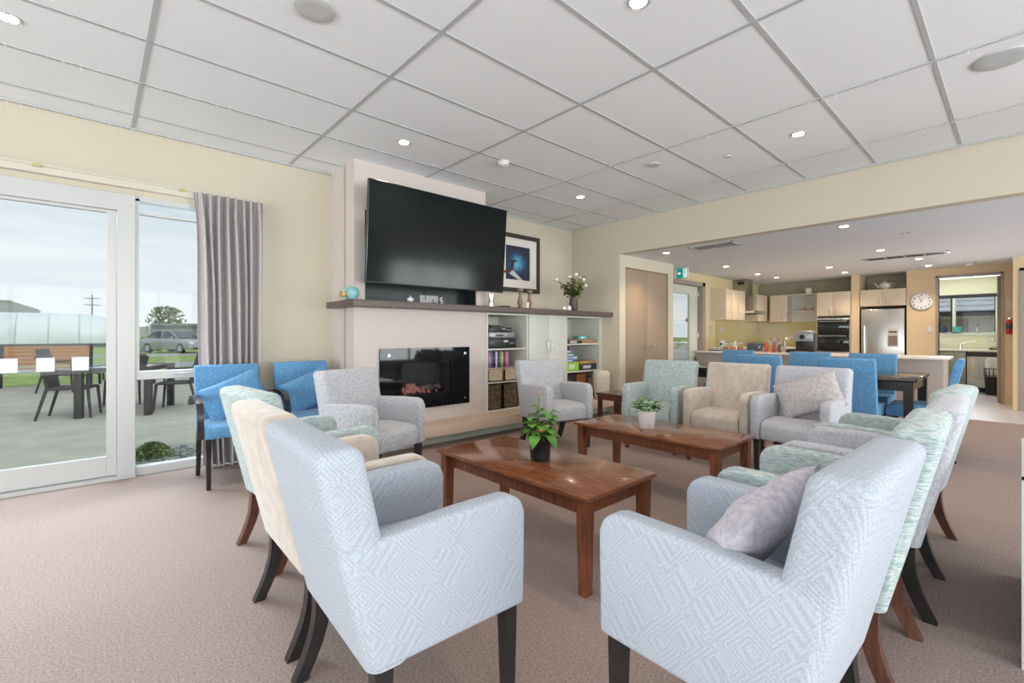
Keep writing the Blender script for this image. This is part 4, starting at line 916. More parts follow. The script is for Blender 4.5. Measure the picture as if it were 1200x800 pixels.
MB().box(-.29, .34, -w + .001, w - .001, 1.70, 2.02).build('body', m_kcab, t)
for s in (-1, 1):
    d = MB().box(-.308, -.291, min(s * .003, s * (w - .003)), max(s * .003, s * (w - .003)), 1.70, 2.02, .002).build('door', m_kcab, t); handle_bar(d, -.308, s * .05, 1.79)
struct(MB().box(11.80, 11.845, 1.44, 2.14, 2.03, 2.33).build('trim_6', m_niche))
# teapot
def teapot(loc, lab):
    t = thing('teapot', lab, 'teapot', loc)
    MB().lathe([(.045, 0), (.05, .006), (.085, .04), (.095, .075), (.08, .115), (.04, .135)], seg=28).build('body', m_cream_cer, t); MB().lathe([(.042, .134), (.03, .148), (.006, .152), (.012, .168), (.001, .175)], seg=20).build('lid', m_cream_cer, t)
    MB().tube([(0, .085, .05), (0, .125, .075), (0, .14, .115), (0, .165, .135)], [.02, .016, .011, .008]).build('spout', m_cream_cer, t)
    MB().tube([(0, -.07, .115), (0, -.12, .125), (0, -.145, .09), (0, -.12, .05), (0, -.08, .045)], .008).build('handle', m_cream_cer, t)
teapot((11.38, atX(1037, 330, 11.38).y, 2.021), 'white teapot on top of the cabinet above refrigerator')
# upper cabinets on the back wall
XU = 11.5
ya, yb, yc2 = atX(921, 350, XU).y, atX(902, 350, XU).y, atX(956, 350, XU).y
yc2 = max(yc2, 2.89)
t = thing('wall_cabinet', 'peach single-door wall cabinet left of the open crockery shelves', 'cabinet', (11.68, (ya + yb) / 2, 0)); w = (yb - ya) / 2
MB().box(-.16, .155, -w, w, 1.44, 2.04).build('body', m_kcab, t); d = MB().box(-.178, -.161, -w + .002, w - .002, 1.44, 2.04, .002).build('door', m_kcab, t); handle_bar(d, -.178, -w + .07, 1.52)
t = thing('open_shelf', 'open crockery shelf unit between peach cabinet and oven tower', 'shelf', (11.68, (ya + yc2) / 2, 0)); w = (ya - yc2) / 2 - .002; 
g = MB(); g.box(-.178, .155, -w, -w + .018, 1.44, 2.04); g.box(-.178, .155, w - .018, w, 1.44, 2.04); g.box(-.178, .155, -w, w, 2.022, 2.04); g.box(.14, .155, -w, w, 1.44, 2.04); g.build('body', m_cab, t, smooth=False)
MB().box(-.178, .14, -w + .018, w - .018, 1.655, 1.673).build('shelf', m_white, t)
SY = (ya + yc2) / 2
def bowl(y, r_, m, lab, name='bowl', z=1.674, prof=None):
    o_ = MB().lathe(prof or [(r_ * .5, 0), (r_ * .55, .008), (r_ * .95, r_ * .6), (r_, r_ * 1.0), (r_ * .95, r_ * 1.0), (r_ * .5, .02)], seg=20).build(name, m); o_.location = (11.60, y, z); return tag(o_, lab, name)
m_pinkc = mat('pink_patterned_china', (.62, .38, .28), .35, col2=(.80, .68, .56), nscale=26)
bowl(SY + .17, .035, m_cream_cer, 'small cream cup at left of the crockery shelf', 'cup'); bowl(SY + .0, .06, m_pinkc, 'pink patterned teacup pot in middle of crockery shelf', 'bowl'); bowl(SY - .15, .075, m_pinkc, 'larger pink patterned bowl at right of crockery shelf', 'bowl')
t = thing('canister', 'white lidded canister standing on top of the open shelf', 'canister', (11.62, SY - .12, 2.041)); MB().lathe([(.06, 0), (.065, .004), (.065, .10)], seg=24).build('body', m_cream_cer, t); MB().lathe([(.068, .10), (.068, .12), (.02, .128)], seg=24).build('lid', m_cream_cer, t)
# cabinets on the left kitchen wall
YF = 3.93
xa = atY(850.7, 350, YF).x; xb_ = atY(873.5, 350, YF).x
t = thing('wall_cabinet', 'peach three-door wall cabinet nearest us, beside the range hood', 'cabinet', (xa, 4.08, 0)); L_ = xb_ - xa
MB().box(0, L_, -.13, .168, 1.45, 2.06).build('body', m_kcab, t)
for k in range(3):
    d = MB().box(L_ * k / 3 + .002, L_ * (k + 1) / 3 - .002, -.149, -.131, 1.45, 2.06, .002).build('door', m_kcab, t); handle_bar(d, L_ * (k + (.85 if k < 2 else .15)) / 3, -.149, 1.54, face='Y')
xh = max(xb_ + .08, 10.34)
t = thing('range_hood', 'brushed steel chimney range hood between the peach wall cabinets', 'range hood', (xh, 4.08, 0))
MB().box(.02, .34, -.13, .168, 1.66, 2.33, .002).build('chimney', mat('hood_steel', (.42, .38, .30), .3, metal=.9), t)
MB().box(.005, .019, -.08, .06, 2.23, 2.29).build('vent_grille', m_black, t)
MB().box(-.14, .52, -.33, .168, 1.60, 1.655, .003).build('canopy', m_steel, t); MB().box(-.13, .51, -.31, .15, 1.592, 1.599).build('filter', m_steelback, t)
xe = xh + .54
t = thing('wall_cabinet', 'narrow peach wall cabinet in the kitchen corner right of hood', 'cabinet', (xe, 4.08, 0))
MB().box(0, 11.495 - xe, -.13, .168, 1.45, 2.04).build('body', m_kcab, t); d = MB().box(.002, 11.49 - xe, -.149, -.131, 1.45, 2.04, .002).build('door', m_kcab, t); handle_bar(d, .05, -.149, 1.54, face='Y')
# clock
t = thing('wall_clock', 'round silver-rimmed wall clock on the peach wall showing nearly one', 'clock', (11.2, 1.228, 1.757)); MX = Matrix.Rotation(R(-90), 4, 'Y')
MB().lathe([(.155, .001), (.160, .012), (.157, .028), (.145, .030), (.142, .018)], seg=40, cap=False, M=MX).build('rim', m_steel, t); MB().cyl((-.012, 0, 0), .150, .012, 'X', 40).build('face', m_ceramic, t)
g = MB()
def numeral(g, txt, cx, cy, s):
    """tiny seven-segment style strokes for the hour numbers (u to the viewer's right = -y)"""
    seg = {'0': 'abcdef', '1': 'bc', '2': 'abged', '3': 'abgcd', '4': 'fgbc', '5': 'afgcd', '6': 'afgedc', '7': 'abc', '8': 'abcdefg', '9': 'abcdfg'}
    S = {'a': (0, 1, 1, 1), 'b': (1, 1, 1, .5), 'c': (1, .5, 1, 0), 'd': (0, 0, 1, 0), 'e': (0, .5, 0, 0), 'f': (0, 1, 0, .5), 'g': (0, .5, 1, .5)}
    wd = .55 * s; tot = len(txt) * wd * 1.45 - wd * .45
    for k, ch in enumerate(txt):
        for q_ in seg[ch]:
            a_ = S[q_]; u0 = cx - tot / 2 + k * wd * 1.45 + a_[0] * wd; v0 = cy - s / 2 + a_[1] * s; u1 = cx - tot / 2 + k * wd * 1.45 + a_[2] * wd; v1 = cy - s / 2 + a_[3] * s
            e = .0025; g.box(-.0195, -.0182, min(-u0, -u1) - e, max(-u0, -u1) + e, min(v0, v1) - e, max(v0, v1) + e)
for k in range(1, 13):
    a = R(90 - 30 * k); numeral(g, str(k), .115 * math.cos(a), .115 * math.sin(a), .024)
g.build('numerals', m_black, t)
def hand(L, a, w, nm_, x=-.021):
    u, v = math.cos(R(a)), math.sin(R(a)); return MB().bar((x, u * .02, -v * .02), (x, -u * L, v * L), w, .0015).build(nm_, m_black, t)
hand(.07, 62, .008, 'hour_hand'); hand(.11, 112, .006, 'minute_hand', -.0235); MB().cyl((-.0225, 0, 0), .008, .006, 'X', 14).build('hub', m_black, t)
def plate(x, y, z, lab, face='X', w=.04, h_=.058, n=2, name='light_switch', m=None):
    t = thing(name, lab, 'switch', (x, y, z)); m = m or m_white
    if face == 'X':
        MB().box(-.009, -.001, -w, w, -h_, h_, .002).build('plate', m, t)
        for k in range(n): MB().box(-.012, -.0095, -w * .5, w * .1, -h_ * .5 + k * .05, -h_ * .5 + k * .05 + .022).build('rocker', m_ceramic, t)
    else:
        MB().box(-w, w, -.009, -.001, -h_, h_, .002).build('plate', m, t)
        for k in range(n): MB().box(-w * .5, w * .1, -.012, -.0095, -h_ * .5 + k * .05, -h_ * .5 + k * .05 + .022).build('rocker', m_avs, t)
    return t
plate(11.2, 1.12, 1.243, 'white light switch on peach wall below the clock', h_=.06)
plate(9.30, 4.25, 1.24, 'tall white switch panel on olive wall beside glazed door', 'Y', .05, .11, 3)
plate(9.75, 4.237, 1.25, 'white socket plate on splashback below nearest peach cabinet', 'Y', .075, .06, 1, 'wall_socket')
plate(11.838, atX(928, 400, 11.838).y, 1.10, 'small white socket on splashback near the coffee machine', 'X', .04, .04, 1, 'wall_socket')
# exit sign: green running-man and arrow panel on the wall above the glazed door
v = atY(797, 318, 4.10)
XS = 7.66; t = thing('exit_sign', 'green and white exit sign with arrow above the glazed door', 'sign', (XS, 4.0, 2.23))
MB().box(-.001, .035, -.10, .249, -.095, .095, .004).build('housing', mat('sign_white', (.75, .77, .76), .4), t)
MB().box(-.004, -.001, -.098, .10, -.085, .085).build('green_panel', mat('sign_green', (.0, .22, .17), .4, emit=(0, .25, .19), estr=.5), t)
ms = mat('sign_pictogram', (.85, .9, .88), .4, emit=(.8, .85, .83), estr=.3)
g = MB(); g.box(-.006, -.004, .022, .075, -.009, .009); g.prism([(.088, 0), (.052, .032), (.052, .016), (.052, -.016), (.052, -.032)], -.006, -.004, 'X'); g.build('arrow', ms, t)
g = MB(); g.box(-.006, -.004, -.09, -.015, -.075, .075); db = g.build('doorway', ms, t)
g = MB(); g.ball((-.0068, -.045, .047), .011, (.15, 1, 1)); 
for a_, b_ in (((-.045, .033), (-.052, -.008)), ((-.052, -.008), (-.032, -.03)), ((-.032, -.03), (-.036, -.06)), ((-.052, -.008), (-.068, -.03)), ((-.068, -.03), (-.085, -.035)), ((-.045, .028), (-.025, .012)), ((-.045, .028), (-.068, .01))): g.bar((-.0068, a_[0], a_[1]), (-.0068, b_[0], b_[1]), .011, .0012)
g.build('running_figure', MATS['sign_green'], t)
# things on the island and back bench
def canister_jar(y, col, lab, h_=.13, r_=.045):
    t = thing('glass_jar', lab, 'jar', (8.95, y, IZ), group='jars on the counter'); MB().lathe([(r_, 0), (r_, h_ * .55), (r_ * .2, h_ * .56)], seg=18).build('contents', mat('contents_%d' % len(MATS), col, .6), t)
    MB().lathe([(r_ + .003, 0), (r_ + .003, h_)], seg=18, cap=False).build('glass', glass_mat('jar_glass'), t); MB().cyl((0, 0, h_ + .01), r_ + .004, .02).build('lid', m_white, t)
canister_jar(3.80, (.42, .16, .06), 'first glass jar with orange-brown contents at left end of counter'); canister_jar(3.66, (.60, .20, .05), 'second glass jar with orange contents on the counter'); canister_jar(3.53, (.40, .14, .05), 'third glass jar with brown contents on the counter', .14)
t = thing('tea_tray', 'black wire tray of sachets at left end of the counter', 'tray', (8.95, 4.0, IZ)); MB().box(-.08, .08, -.10, .10, 0, .01, .002).build('base', m_black, t)
for k in range(3): MB().box(-.06, .06, -.09 + .06 * k, -.04 + .06 * k, .011, .06, .004).build('sachet_box', m_white if k != 1 else m_cream_cer, t)
g = MB(); [g.tube([(s * .08, -.1, .035), (s * .08, .1, .035)], .004) for s in (-1, 1)]; g.build('wire_rail', m_black, t)
t = thing('paper_towel_holder', 'white paper roll with black core mark behind counter jars', 'paper roll', (9.1, 3.93, IZ)); MB().cyl((0, 0, .105), .055, .19).build('roll', m_white, t); MB().cyl((-.056, 0, .13), .022, .006, 'X').build('disc', m_black, t); MB().cyl((0, 0, .005), .06, .01).build('base', m_black, t)
t = thing('milk_jug', 'small white bottle behind the counter jars', 'bottle', (9.15, 3.70, IZ)); MB().lathe([(.03, 0), (.033, .10), (.018, .14), (.018, .17)], seg=18).build('body', m_ceramic, t); MB().cyl((0, 0, .18), .02, .02).build('cap', m_white, t)
t = thing('toaster', 'dark blue-grey toaster on the counter behind lavender grey chair', 'toaster', (9.0, 3.28, IZ)); MB().box(-.07, .07, -.13, .13, .01, .16, .02, 3).build('body', mat('toaster_slate', (.07, .08, .10), .3), t); MB().box(-.02, .02, -.10, .10, .158, .164).build('slot', m_black, t); MB().box(-.078, -.07, -.10, -.08, .07, .11, .002).build('lever', m_chrome, t)
for y, c, lab, h_ in ((3.13, (.35, .33, .30), 'short grey cup beside the toaster', .09), (3.09, (.5, .08, .05), 'red sauce bottle in the middle of the counter', .20), (3.02, (.55, .22, .06), 'orange bottle in the middle of the counter', .17), (2.95, (.35, .07, .04), 'dark red bottle in the middle of the counter', .21), (2.87, (.08, .06, .05), 'dark brown bottle at right of sauce bottles', .16), (2.90, (.6, .45, .3), 'beige jar in front of the dark brown bottle', .10)):
    t = thing('sauce_bottle' if h_ > .1 else 'cup', lab, 'bottle' if h_ > .1 else 'cup', (8.97 + (.12 if h_ < .11 and y < 3 else 0), y, IZ)); MB().lathe([(.024, 0), (.027, .01), (.027, h_ * .6), (.013, h_ * .8), (.013, h_ * .92)], seg=16).build('body', mat('bottle_%d' % len(MATS), c, .3), t); MB().cyl((0, 0, h_ * .96), .014, h_ * .08).build('cap', m_white, t)
t = thing('recipe_stand', 'pale leaning leaflet stand behind the sauce bottles', 'leaflet', (9.22, 3.05, IZ)); MB().box(-.004, .004, -.12, .10, 0, .26, .001, M=Matrix.Rotation(R(12), 4, 'Y')).build('leaflet', mat('leaflet_print', (.62, .60, .58), .5, col2=(.3, .14, .10), nscale=14), t); MB().box(-.02, .09, -.05, .03, 0, .008).build('foot', m_black, t)
t = thing('kitchen_tap', 'tall chrome mixer tap rising from the counter', 'tap', (9.1, 2.83, IZ)); MB().tube([(0, 0, 0), (0, 0, .20), (-.0, -.015, .235), (.0, -.05, .245), (0, -.10, .235)], .015).build('spout', m_chrome, t); MB().cyl((0, 0, .012), .028, .024).build('base', m_chrome, t); MB().tube([(.0, .02, .06), (0, .06, .075)], .007).build('lever', m_chrome, t)
t = thing('dish_tray', 'black low tray on the counter right of bottles', 'tray', (9.1, 2.72, IZ)); MB().box(-.08, .08, -.08, .06, 0, .06, .008).build('body', m_av, t); MB().box(-.06, .06, -.07, .05, .055, .075, .004).build('liner', m_cream_cer, t)
t = thing('coffee_machine', 'black and silver coffee machine at the right end of open shelf', 'coffee machine', (8.98, 2.48, IZ))
g = MB(); g.box(-.02, .20, -.135, .135, 0, .33, .01); g.build('body', m_av, t); MB().box(-.08, .02, -.13, .13, .20, .345, .012).build('brew_head', m_avs, t); MB().cyl((-.083, .02, .275), .04, .01, 'X').build('dial', m_black, t)
MB().box(-.09, .02, -.13, .13, .0, .025, .004).build('drip_tray', m_av, t); MB().box(-.04, .16, -.12, .12, .35, .385, .004).build('cup_warmer', m_steel, t)
t = thing('tea_towel', 'folded dark cloth lying on the counter before coffee machine', 'cloth', (8.75, 2.46, IZ)); MB().box(-.05, .05, -.11, .11, 0, .022, .008).build('fold', mat('cloth_dark_red', (.10, .05, .045), .9), t); MB().box(-.045, .045, -.10, .10, .0225, .034, .005).build('upper_fold', mat('cloth_orange', (.4, .2, .12), .9), t)

# ================================================================== SCULLERY
t = thing('scullery_bench', 'grey scullery bench with pale top under the far window', 'cabinet', (13.35, .8, 0))
MB().box(-.25, .34, -.04, .64, .09, .80).build('body', m_isl, t); MB().box(-.20, .34, -.58, .64, 0, .09).build('kickboard', m_black, t); MB().box(-.28, .34, -.59, .64, .81, .845, .003).build('worktop', m_bench, t)
for a_, b_ in ((-.035, .30), (.305, .635)): d = MB().box(-.268, -.251, a_, b_, .095, .80, .002).build('door', mat('scullery_door_grey', (.36, .36, .32), .5), t) 
t = thing('dishwasher', 'stainless dishwasher hung with white tea towels in scullery', 'dishwasher', (13.10, .47, .09)); MB().box(.0, .34, -.24, .275, .001, .715, .003).build('body', m_steel, t); MB().box(-.014, -.001, -.24, .275, .62, .71).build('control_panel', m_steelback, t); MB().tube([(-.05, -.21, .60), (-.05, .25, .60)], .009).build('handle', m_chrome, t)
for y, h_, lab, m in ((.555, .46, 'white tea towel hanging at left on dishwasher handle', m_white), (.385, .50, 'white patterned tea towel hanging at right on dishwasher handle', m_ceramic)):
    g = MB(); rows = []
    for j in range(9):
        rows.append([(13.030 + .012 * math.sin(i * 1.7 + j * .3) - .002, y - .075 + .15 * i / 8 * (1 - .06 * j / 8), .705 - h_ * j / 8) for i in range(9)])
    g.sheet(rows, thick=.004); tag(g.build('tea_towel', m, ang=80, loc=(13.03, y, .70)), lab, 'towel')
t = thing('wire_basket', 'black wire waste basket on scullery floor before the dishwasher', 'basket', (12.7, .36, 0)); g = MB()
for k in range(14):
    a = 2 * PI * k / 14; g.tube([(.10 * math.cos(a), .10 * math.sin(a), 0), (.13 * math.cos(a), .13 * math.sin(a), .5)], .004, 5)
for z in (.01, .12, .25, .37, .5):
    r_ = .10 + .03 * z / .5; g.tube([(r_ * math.cos(2 * PI * k / 16), r_ * math.sin(2 * PI * k / 16), z) for k in range(17)], .004, 5)
g.build('wire_frame', m_steelback, t); MB().cyl((0, 0, .18), .095, .34, r2=.115).build('liner', m_av, t)
t = thing('scullery_tap', 'chrome tap on the scullery bench', 'tap', (13.45, .86, .846)); MB().cyl((0, 0, .05), .03, .10).build('base', m_chrome, t); MB().tube([(0, 0, .1), (-.03, -.08, .15), (-.03, -.22, .17)], .012).build('spout', m_chrome, t)
t = thing('potted_plant', 'dark blue pot with a green plant on the scullery window sill', 'plant', (13.68, 1.13, 1.201)); MB().lathe([(.05, 0), (.065, .11), (.06, .11)], seg=20).build('pot', mat('navy_glaze', (.02, .04, .12), .3), t); g = MB()
for k in range(26): a = rnd.random() * 6.28; leaf(g, (0, 0, .11), (math.cos(a) * .6, math.sin(a) * .6, 1), .13, .04, droop=.5)
g.build('foliage', m_leaf2, t, ang=80)
o_ = MB().lathe([(.06, 0), (.075, .115), (.07, .115), (.055, .01)], seg=22).build('planter', mat('teal_planter', (.05, .36, .36), .4)); o_.location = (13.68, .92, 1.201); tag(o_, 'empty teal planter on the scullery window sill', 'planter')
t = thing('soap_bottle', 'small clear bottle standing at middle of scullery sill', 'bottle', (13.68, .62, 1.171)); MB().lathe([(.022, 0), (.025, .10), (.01, .13), (.01, .16)], seg=14).build('body', m_avs, t); MB().cyl((0, 0, .17), .012, .02).build('cap', m_black, t)
t = thing('sink_rack', 'small dark item at right end of scullery bench', 'tray', (13.3, .36, .846)); MB().box(-.06, .06, -.08, .08, 0, .03, .008).build('tray', m_steelback, t); MB().tube([(0, -.07, .03), (0, 0, .06), (0, .07, .03)], .006).build('handle', m_steelback, t)
plate(13.7, .42, 1.06, 'white socket on scullery wall under window corner', 'X', .05, .05, 1, 'wall_socket')
# fire extinguisher
v = atX(1183, 383, 11.12)
t = thing('fire_extinguisher', 'small red fire extinguisher with dark label by scullery doorway', 'fire extinguisher', (11.13, v.y + .005, 1.16)); t.scale = (.72, .72, .72)
MB().lathe([(.045, 0), (.05, .01), (.05, .27), (.035, .31), (.018, .325), (.018, .345)], seg=22).build('cylinder', mat('extinguisher_red', (.50, .02, .015), .3), t); MB().lathe([(.0508, .12), (.0508, .23)], seg=22, cap=False).build('label', mat('label_dark', (.04, .05, .09), .4), t)
g = MB(); g.box(-.02, .02, -.015, .015, .345, .37); g.tube([(0, 0, .37), (0, .05, .40)], .006); g.tube([(0, 0, .355), (0, .06, .36)], .006); g.build('valve', m_chrome, t); MB().tube([(0, -.015, .355), (0, -.055, .34), (0, -.062, .22), (0, -.056, .12)], .008).build('hose', m_steelback, t)
MB().box(.05, .079, -.02, .02, .08, .26).build('wall_hook', m_steelback, t)
tag(MB().box(11.19, 11.199, v.y - .05, v.y + .04, 1.55, 1.75, .001).build('notice', mat('notice_cream', (.70, .62, .45), .6), loc=(11.19, v.y, 1.55)), 'small cream notice on the wall above the fire extinguisher', 'notice')
# ================================================================== OUTDOORS
GZ = -.05
struct(MB().box(-30, 40, 5.0, 15.6, -.15, GZ).build('ground_patio', m_concrete))
struct(MB().prism([(-40, 15.6), (14, 15.6), (60, 24.0), (60, 40), (-60, 40), (-60, 15.6)], -.16, GZ - .001, 'Z').build('ground_lawn', m_grass))
struct(MB().prism([(-60, 21.0), (60, 21.0), (60, 24.5), (-60, 24.5)], -.12, GZ + .01, 'Z').build('ground_road', m_road))
struct(MB().prism([(-60, 34.0), (60, 30.0), (60, 33), (-60, 37)], -.12, GZ + .01, 'Z').build('ground_path', m_road))
struct(MB().box(-120, 160, 40, 140, -.2, GZ).build('ground_field', m_grass))
gp = MB(); gp.prism([(.235, 5.001), (.235, 6.55), (1.3, 5.85), (1.3, 5.001)], -.10, GZ + .004, 'Z'); o_ = gp.build('gravel_bed', m_gravel, loc=(.8, 5.4, -.1)); tag(o_, 'grey pebble bed outside the fixed window', 'gravel', kind='stuff')
g = MB()
for k in range(420):
    x = rnd.uniform(.25, 1.25); y = rnd.uniform(5.02, 6.3 - .5 * (x - .25)); g.ball((x, y, GZ + .010), rnd.uniform(.012, .026), (1.2, 1, .6), 1)
o_ = g.build('pebbles', mat('pebble_grey', (.12, .13, .12), .8, col2=(.36, .37, .34), nscale=12)); o_['kind'] = 'stuff'; o_.parent = bpy.data.objects['gravel_bed']; o_.matrix_parent_inverse = Matrix.Translation(-Vector((.8, 5.4, -.1)))
def shrub(loc, w, h_, n, m, lab, cat='shrub', lw=.03, name='shrub', trunk=None, seed=1):
    r_ = random.Random(seed); t = thing(name, lab, cat, loc); g = MB(); b = bmesh.new()
    for k in range(n):
        a = r_.random() * 2 * PI; e = r_.random() ** .5; zz_ = r_.random(); rad = math.sin(PI * (.12 + .8 * zz_)) ** .6 if trunk else math.cos(zz_ * 1.3)
        c = Vector((math.cos(a) * e * w * rad, math.sin(a) * e * w * rad, (trunk or 0) + h_ * zz_)); s = lw * r_.uniform(.6, 1.3)
        d1_ = Vector((r_.uniform(-1, 1), r_.uniform(-1, 1), r_.uniform(-.4, 1))).normalized(); d2 = d1_.cross(Vector((r_.uniform(-1, 1), r_.uniform(-1, 1), r_.uniform(-1, 1)))).normalized()
        V = [b.verts.new(c + d1_ * s), b.verts.new(c + d2 * s * .45), b.verts.new(c - d1_ * s), b.verts.new(c - d2 * s * .45)]; b.faces.new(V)
    g._add(b).build('foliage', m, t, smooth=False); st = MB()
    for k in range(7):
        a = r_.random() * 6.28; st.tube([(0, 0, 0), (math.cos(a) * w * .2, math.sin(a) * w * .2, (trunk or 0) + h_ * .3), (math.cos(a) * w * .6, math.sin(a) * w * .6, (trunk or 0) + h_ * .75)], [lw * .5 if not trunk else .12, lw * .25 if not trunk else .07, .004 if not trunk else .03], 6)
    st.build('branches', m_leaf2 if not trunk else mat('bark_brown', (.10, .08, .06), .9), t); return t
shrub((.42, 5.72, GZ + .006), .19, .14, 900, mat('shrub_green', (.07, .11, .03), .6, col2=(.20, .26, .08), nscale=10), 'low green shrub outside by the pebble bed', lw=.02, seed=3)
# outdoor dining set
t = thing('patio_table', 'charcoal patio dining table with glass top on the concrete', 'table', (.405, 9.42, GZ)); t.rotation_euler = (0, 0, R(-21))
MB().box(-.40, .40, -.52, .52, .705, .715).build('glass_top', mat('table_glass_grey', (.22, .25, .26), .1), t); m_rat = mat('charcoal_rattan', (.055, .05, .052), .7, noise_amt=.3, nscale=60, bump=.3, bscale=90)
g = MB(); g.box(-.46, .46, -.56, -.48, .66, .72); g.box(-.46, .46, .48, .56, .66, .72); g.box(-.46, -.38, -.48, .48, .66, .72); g.box(.38, .46, -.48, .48, .66, .72); g.build('frame', m_rat, t)
for x in (-.41, .41):
    for y in (-.51, .51): MB().box(x - .045, x + .045, y - .045, y + .045, 0, .66, .004).build('leg', m_rat, t)
t = thing('patio_planter', 'small potted grass on the patio table behind window post', 'plant', (.56, 9.3, GZ + .721)); MB().lathe([(.06, 0), (.09, .14), (.085, .14)], seg=18).build('pot', m_rat, t); g = MB()
for k in range(40): a = rnd.random() * 6.28; leaf(g, (0, 0, .13), (math.cos(a) * .7, math.sin(a) * .7, 1), .26, .02, droop=.7)
g.build('foliage', m_leaf2, t, ang=80)
def make_patio_chair(lab):
    t = thing('patio_chair', lab, 'chair')
    MB().box(-.23, .24, -.23, .23, .41, .445, .008).build('seat', m_rat, t)
    MB().prism([(-.22, .42), (-.25, .60), (-.34, .90), (-.325, .91), (-.305, .90), (-.215, .60), (-.19, .42)], -.23, .23, 'Y', bev=.008).build('backrest', m_rat, t, ang=50)
    for s in (-1, 1):
        MB().tube([(-.25, s * .25, .62), (-.1, s * .265, .64), (.15, s * .265, .635), (.25, s * .255, .60), (.255, s * .245, .44)], .018, 6).build('armrest', m_rat, t)
        MB().bar((.235, s * .225, .43), (.27, s * .24, 0), .034, .034, .026, .026).build('leg', m_rat, t); MB().bar((-.21, s * .22, .43), (-.32, s * .24, 0), .034, .034, .026, .026).build('leg', m_rat, t)
    return t
GP = 'charcoal patio chairs around the patio table'
pc = make_patio_chair('charcoal patio chair pushed in at left end of patio table'); pc.location = (-.24, 9.36, GZ); pc.rotation_euler = (0, 0, R(-14)); pc['group'] = GP
dup(pc, (-.50, 13.6, GZ), R(-20), 'charcoal patio chair standing alone in front of the wooden bench', GP)
dup(pc, (.42, 10.55, GZ), R(-104), 'charcoal patio chair at the far side of patio table, facing the room', GP)
dup(pc, (1.02, 9.22, GZ), R(160), 'charcoal patio chair right of the table, seen through fixed window', GP)
# bench
t = thing('garden_bench', 'slatted orange-brown wooden garden bench with black metal ends', 'bench', (-.82, 15.0, GZ)); t.rotation_euler = (0, 0, R(-8)); m_slat = mat('bench_slat_wood', (.46, .20, .09), .6, noise_amt=.2, nscale=10, stretch=(1, 8, 8)); m_iron = mat('bench_iron', (.035, .035, .045), .5)
for k in range(5): MB().box(-.72, .72, .18 + .012 * k, .205 + .012 * k, .50 + .088 * k, .575 + .088 * k, .006).build('slat', m_slat, t)
for k in range(4): MB().box(-.72, .72, -.25 + .105 * k, -.16 + .105 * k, .43, .455, .004).build('slat', m_slat, t)
for s in (-1, 1):
    g = MB(); x = s * .75; g.tube([(x, .14, 0), (x, .18, .43), (x, .25, .95)], .035, 6); g.tube([(x, -.25, 0), (x, -.26, .45)], .03, 6); g.tube([(x, -.26, .43), (x, .18, .43)], .025, 6); g.tube([(x, -.28, .62), (x, .0, .66), (x, .2, .64)], .022, 6); g.tube([(x, -.26, .43), (x, -.28, .62)], .02, 6); g.box(x - .05, x + .05, -.32, -.2, 0, .03); g.build('bench_end', m_iron, t)
# tunnel greenhouse
t = thing('polytunnel', 'long translucent white arched polytunnel greenhouse across the road', 'greenhouse', (-5.4, 62, GZ)); m_poly = mat('polythene_milky', (.64, .71, .73), .35, col2=(.80, .85, .86), nscale=.25)
n = 22; rows = []
for i in range(29):
    x = -22 + 28.5 * i / 28; e = max(0, (i - 26) / 2); rr = 1 - .12 * e * e; rows.append([(x, 3.6 * math.cos(PI * k / n) * rr, 3.2 * (math.sin(PI * k / n) ** .75) * rr) for k in range(n + 1)])
MB().sheet(rows, thick=.03).build('cover', m_poly, t, ang=60)
g = MB(); g.prism([(3.5 * math.cos(PI * k / n), 2.75 * (math.sin(PI * k / n) ** .75)) for k in range(n + 1)], 6.45, 6.50, 'X'); g.build('end_wall', m_poly, t)
for i in range(0, 15):
    x = -22 + 2.03 * i; MB().tube([(x, 3.63 * math.cos(PI * k / n), 3.23 * (math.sin(PI * k / n) ** .75)) for k in range(n + 1)], .05, 5).build('hoop', m_white, t)
MB().box(-22, 6.5, -3.66, -3.60, .0, .35).build('base_board', mat('base_board_dark', (.14, .15, .14), .8), t)
t = thing('long_shed', 'grey-roofed long shed visible above the polytunnel at far left', 'shed', (-16.0, 78, GZ)); MB().prism([(-12, 0), (-12, 3.9), (-9, 5.0), (9, 5.0), (11, 4.2), (11, 0)], 0, 5, 'Y').build('body', mat('shed_grey', (.40, .42, .42), .6), t); MB().box(-9, 9, -.1, .1, 5.0, 5.1).build('ridge', m_bar, t)
# power pylon
t = thing('power_pole', 'tall thin power pole rising behind the polytunnel', 'pole', (-.2, 95, GZ)); MB().tube([(0, 0, 0), (0, 0, 7.2)], [.12, .07], 8).build('pole', m_road, t)
for z in (5.6, 6.6): MB().box(-.9, .9, -.06, .06, z, z + .12).build('crossarm', m_road, t)
# hedge / fence / boundary buildings behind the car
t = thing('boundary_fence', 'long grey-green boundary fence behind the parked car', 'fence', (6.5, 55, GZ)); MB().box(-5.2, 14, -.05, .05, 0, 1.9).build('panels', mat('fence_grey', (.46, .47, .42), .8, noise_amt=.12, nscale=2, stretch=(6, 1, .3)), t)
for k in range(9): MB().box(-5.2 + 2.3 * k, -5.05 + 2.3 * k, -.12, -.05, 0, 2.0).build('post', m_avs, t)
t = thing('garden_shed', 'dark grey garden shed directly behind the parked car', 'shed', (5.2, 49, GZ)); MB().box(-1.6, 2.4, -1, 1, 0, 1.9).build('wall', mat('shed_dark', (.25, .255, .26), .7), t); MB().prism([(-1.8, 1.9), (2.6, 1.9), (2.4, 2.12), (-1.6, 2.12)], -1.2, 1.2, 'Y').build('roof', mat('shed_roof', (.25, .26, .27), .6), t)
shrub((2.0, 52, GZ), 1.0, 2.0, 500, m_leaf2, 'dark green hedge bush at end of the boundary fence', lw=.25, seed=5)
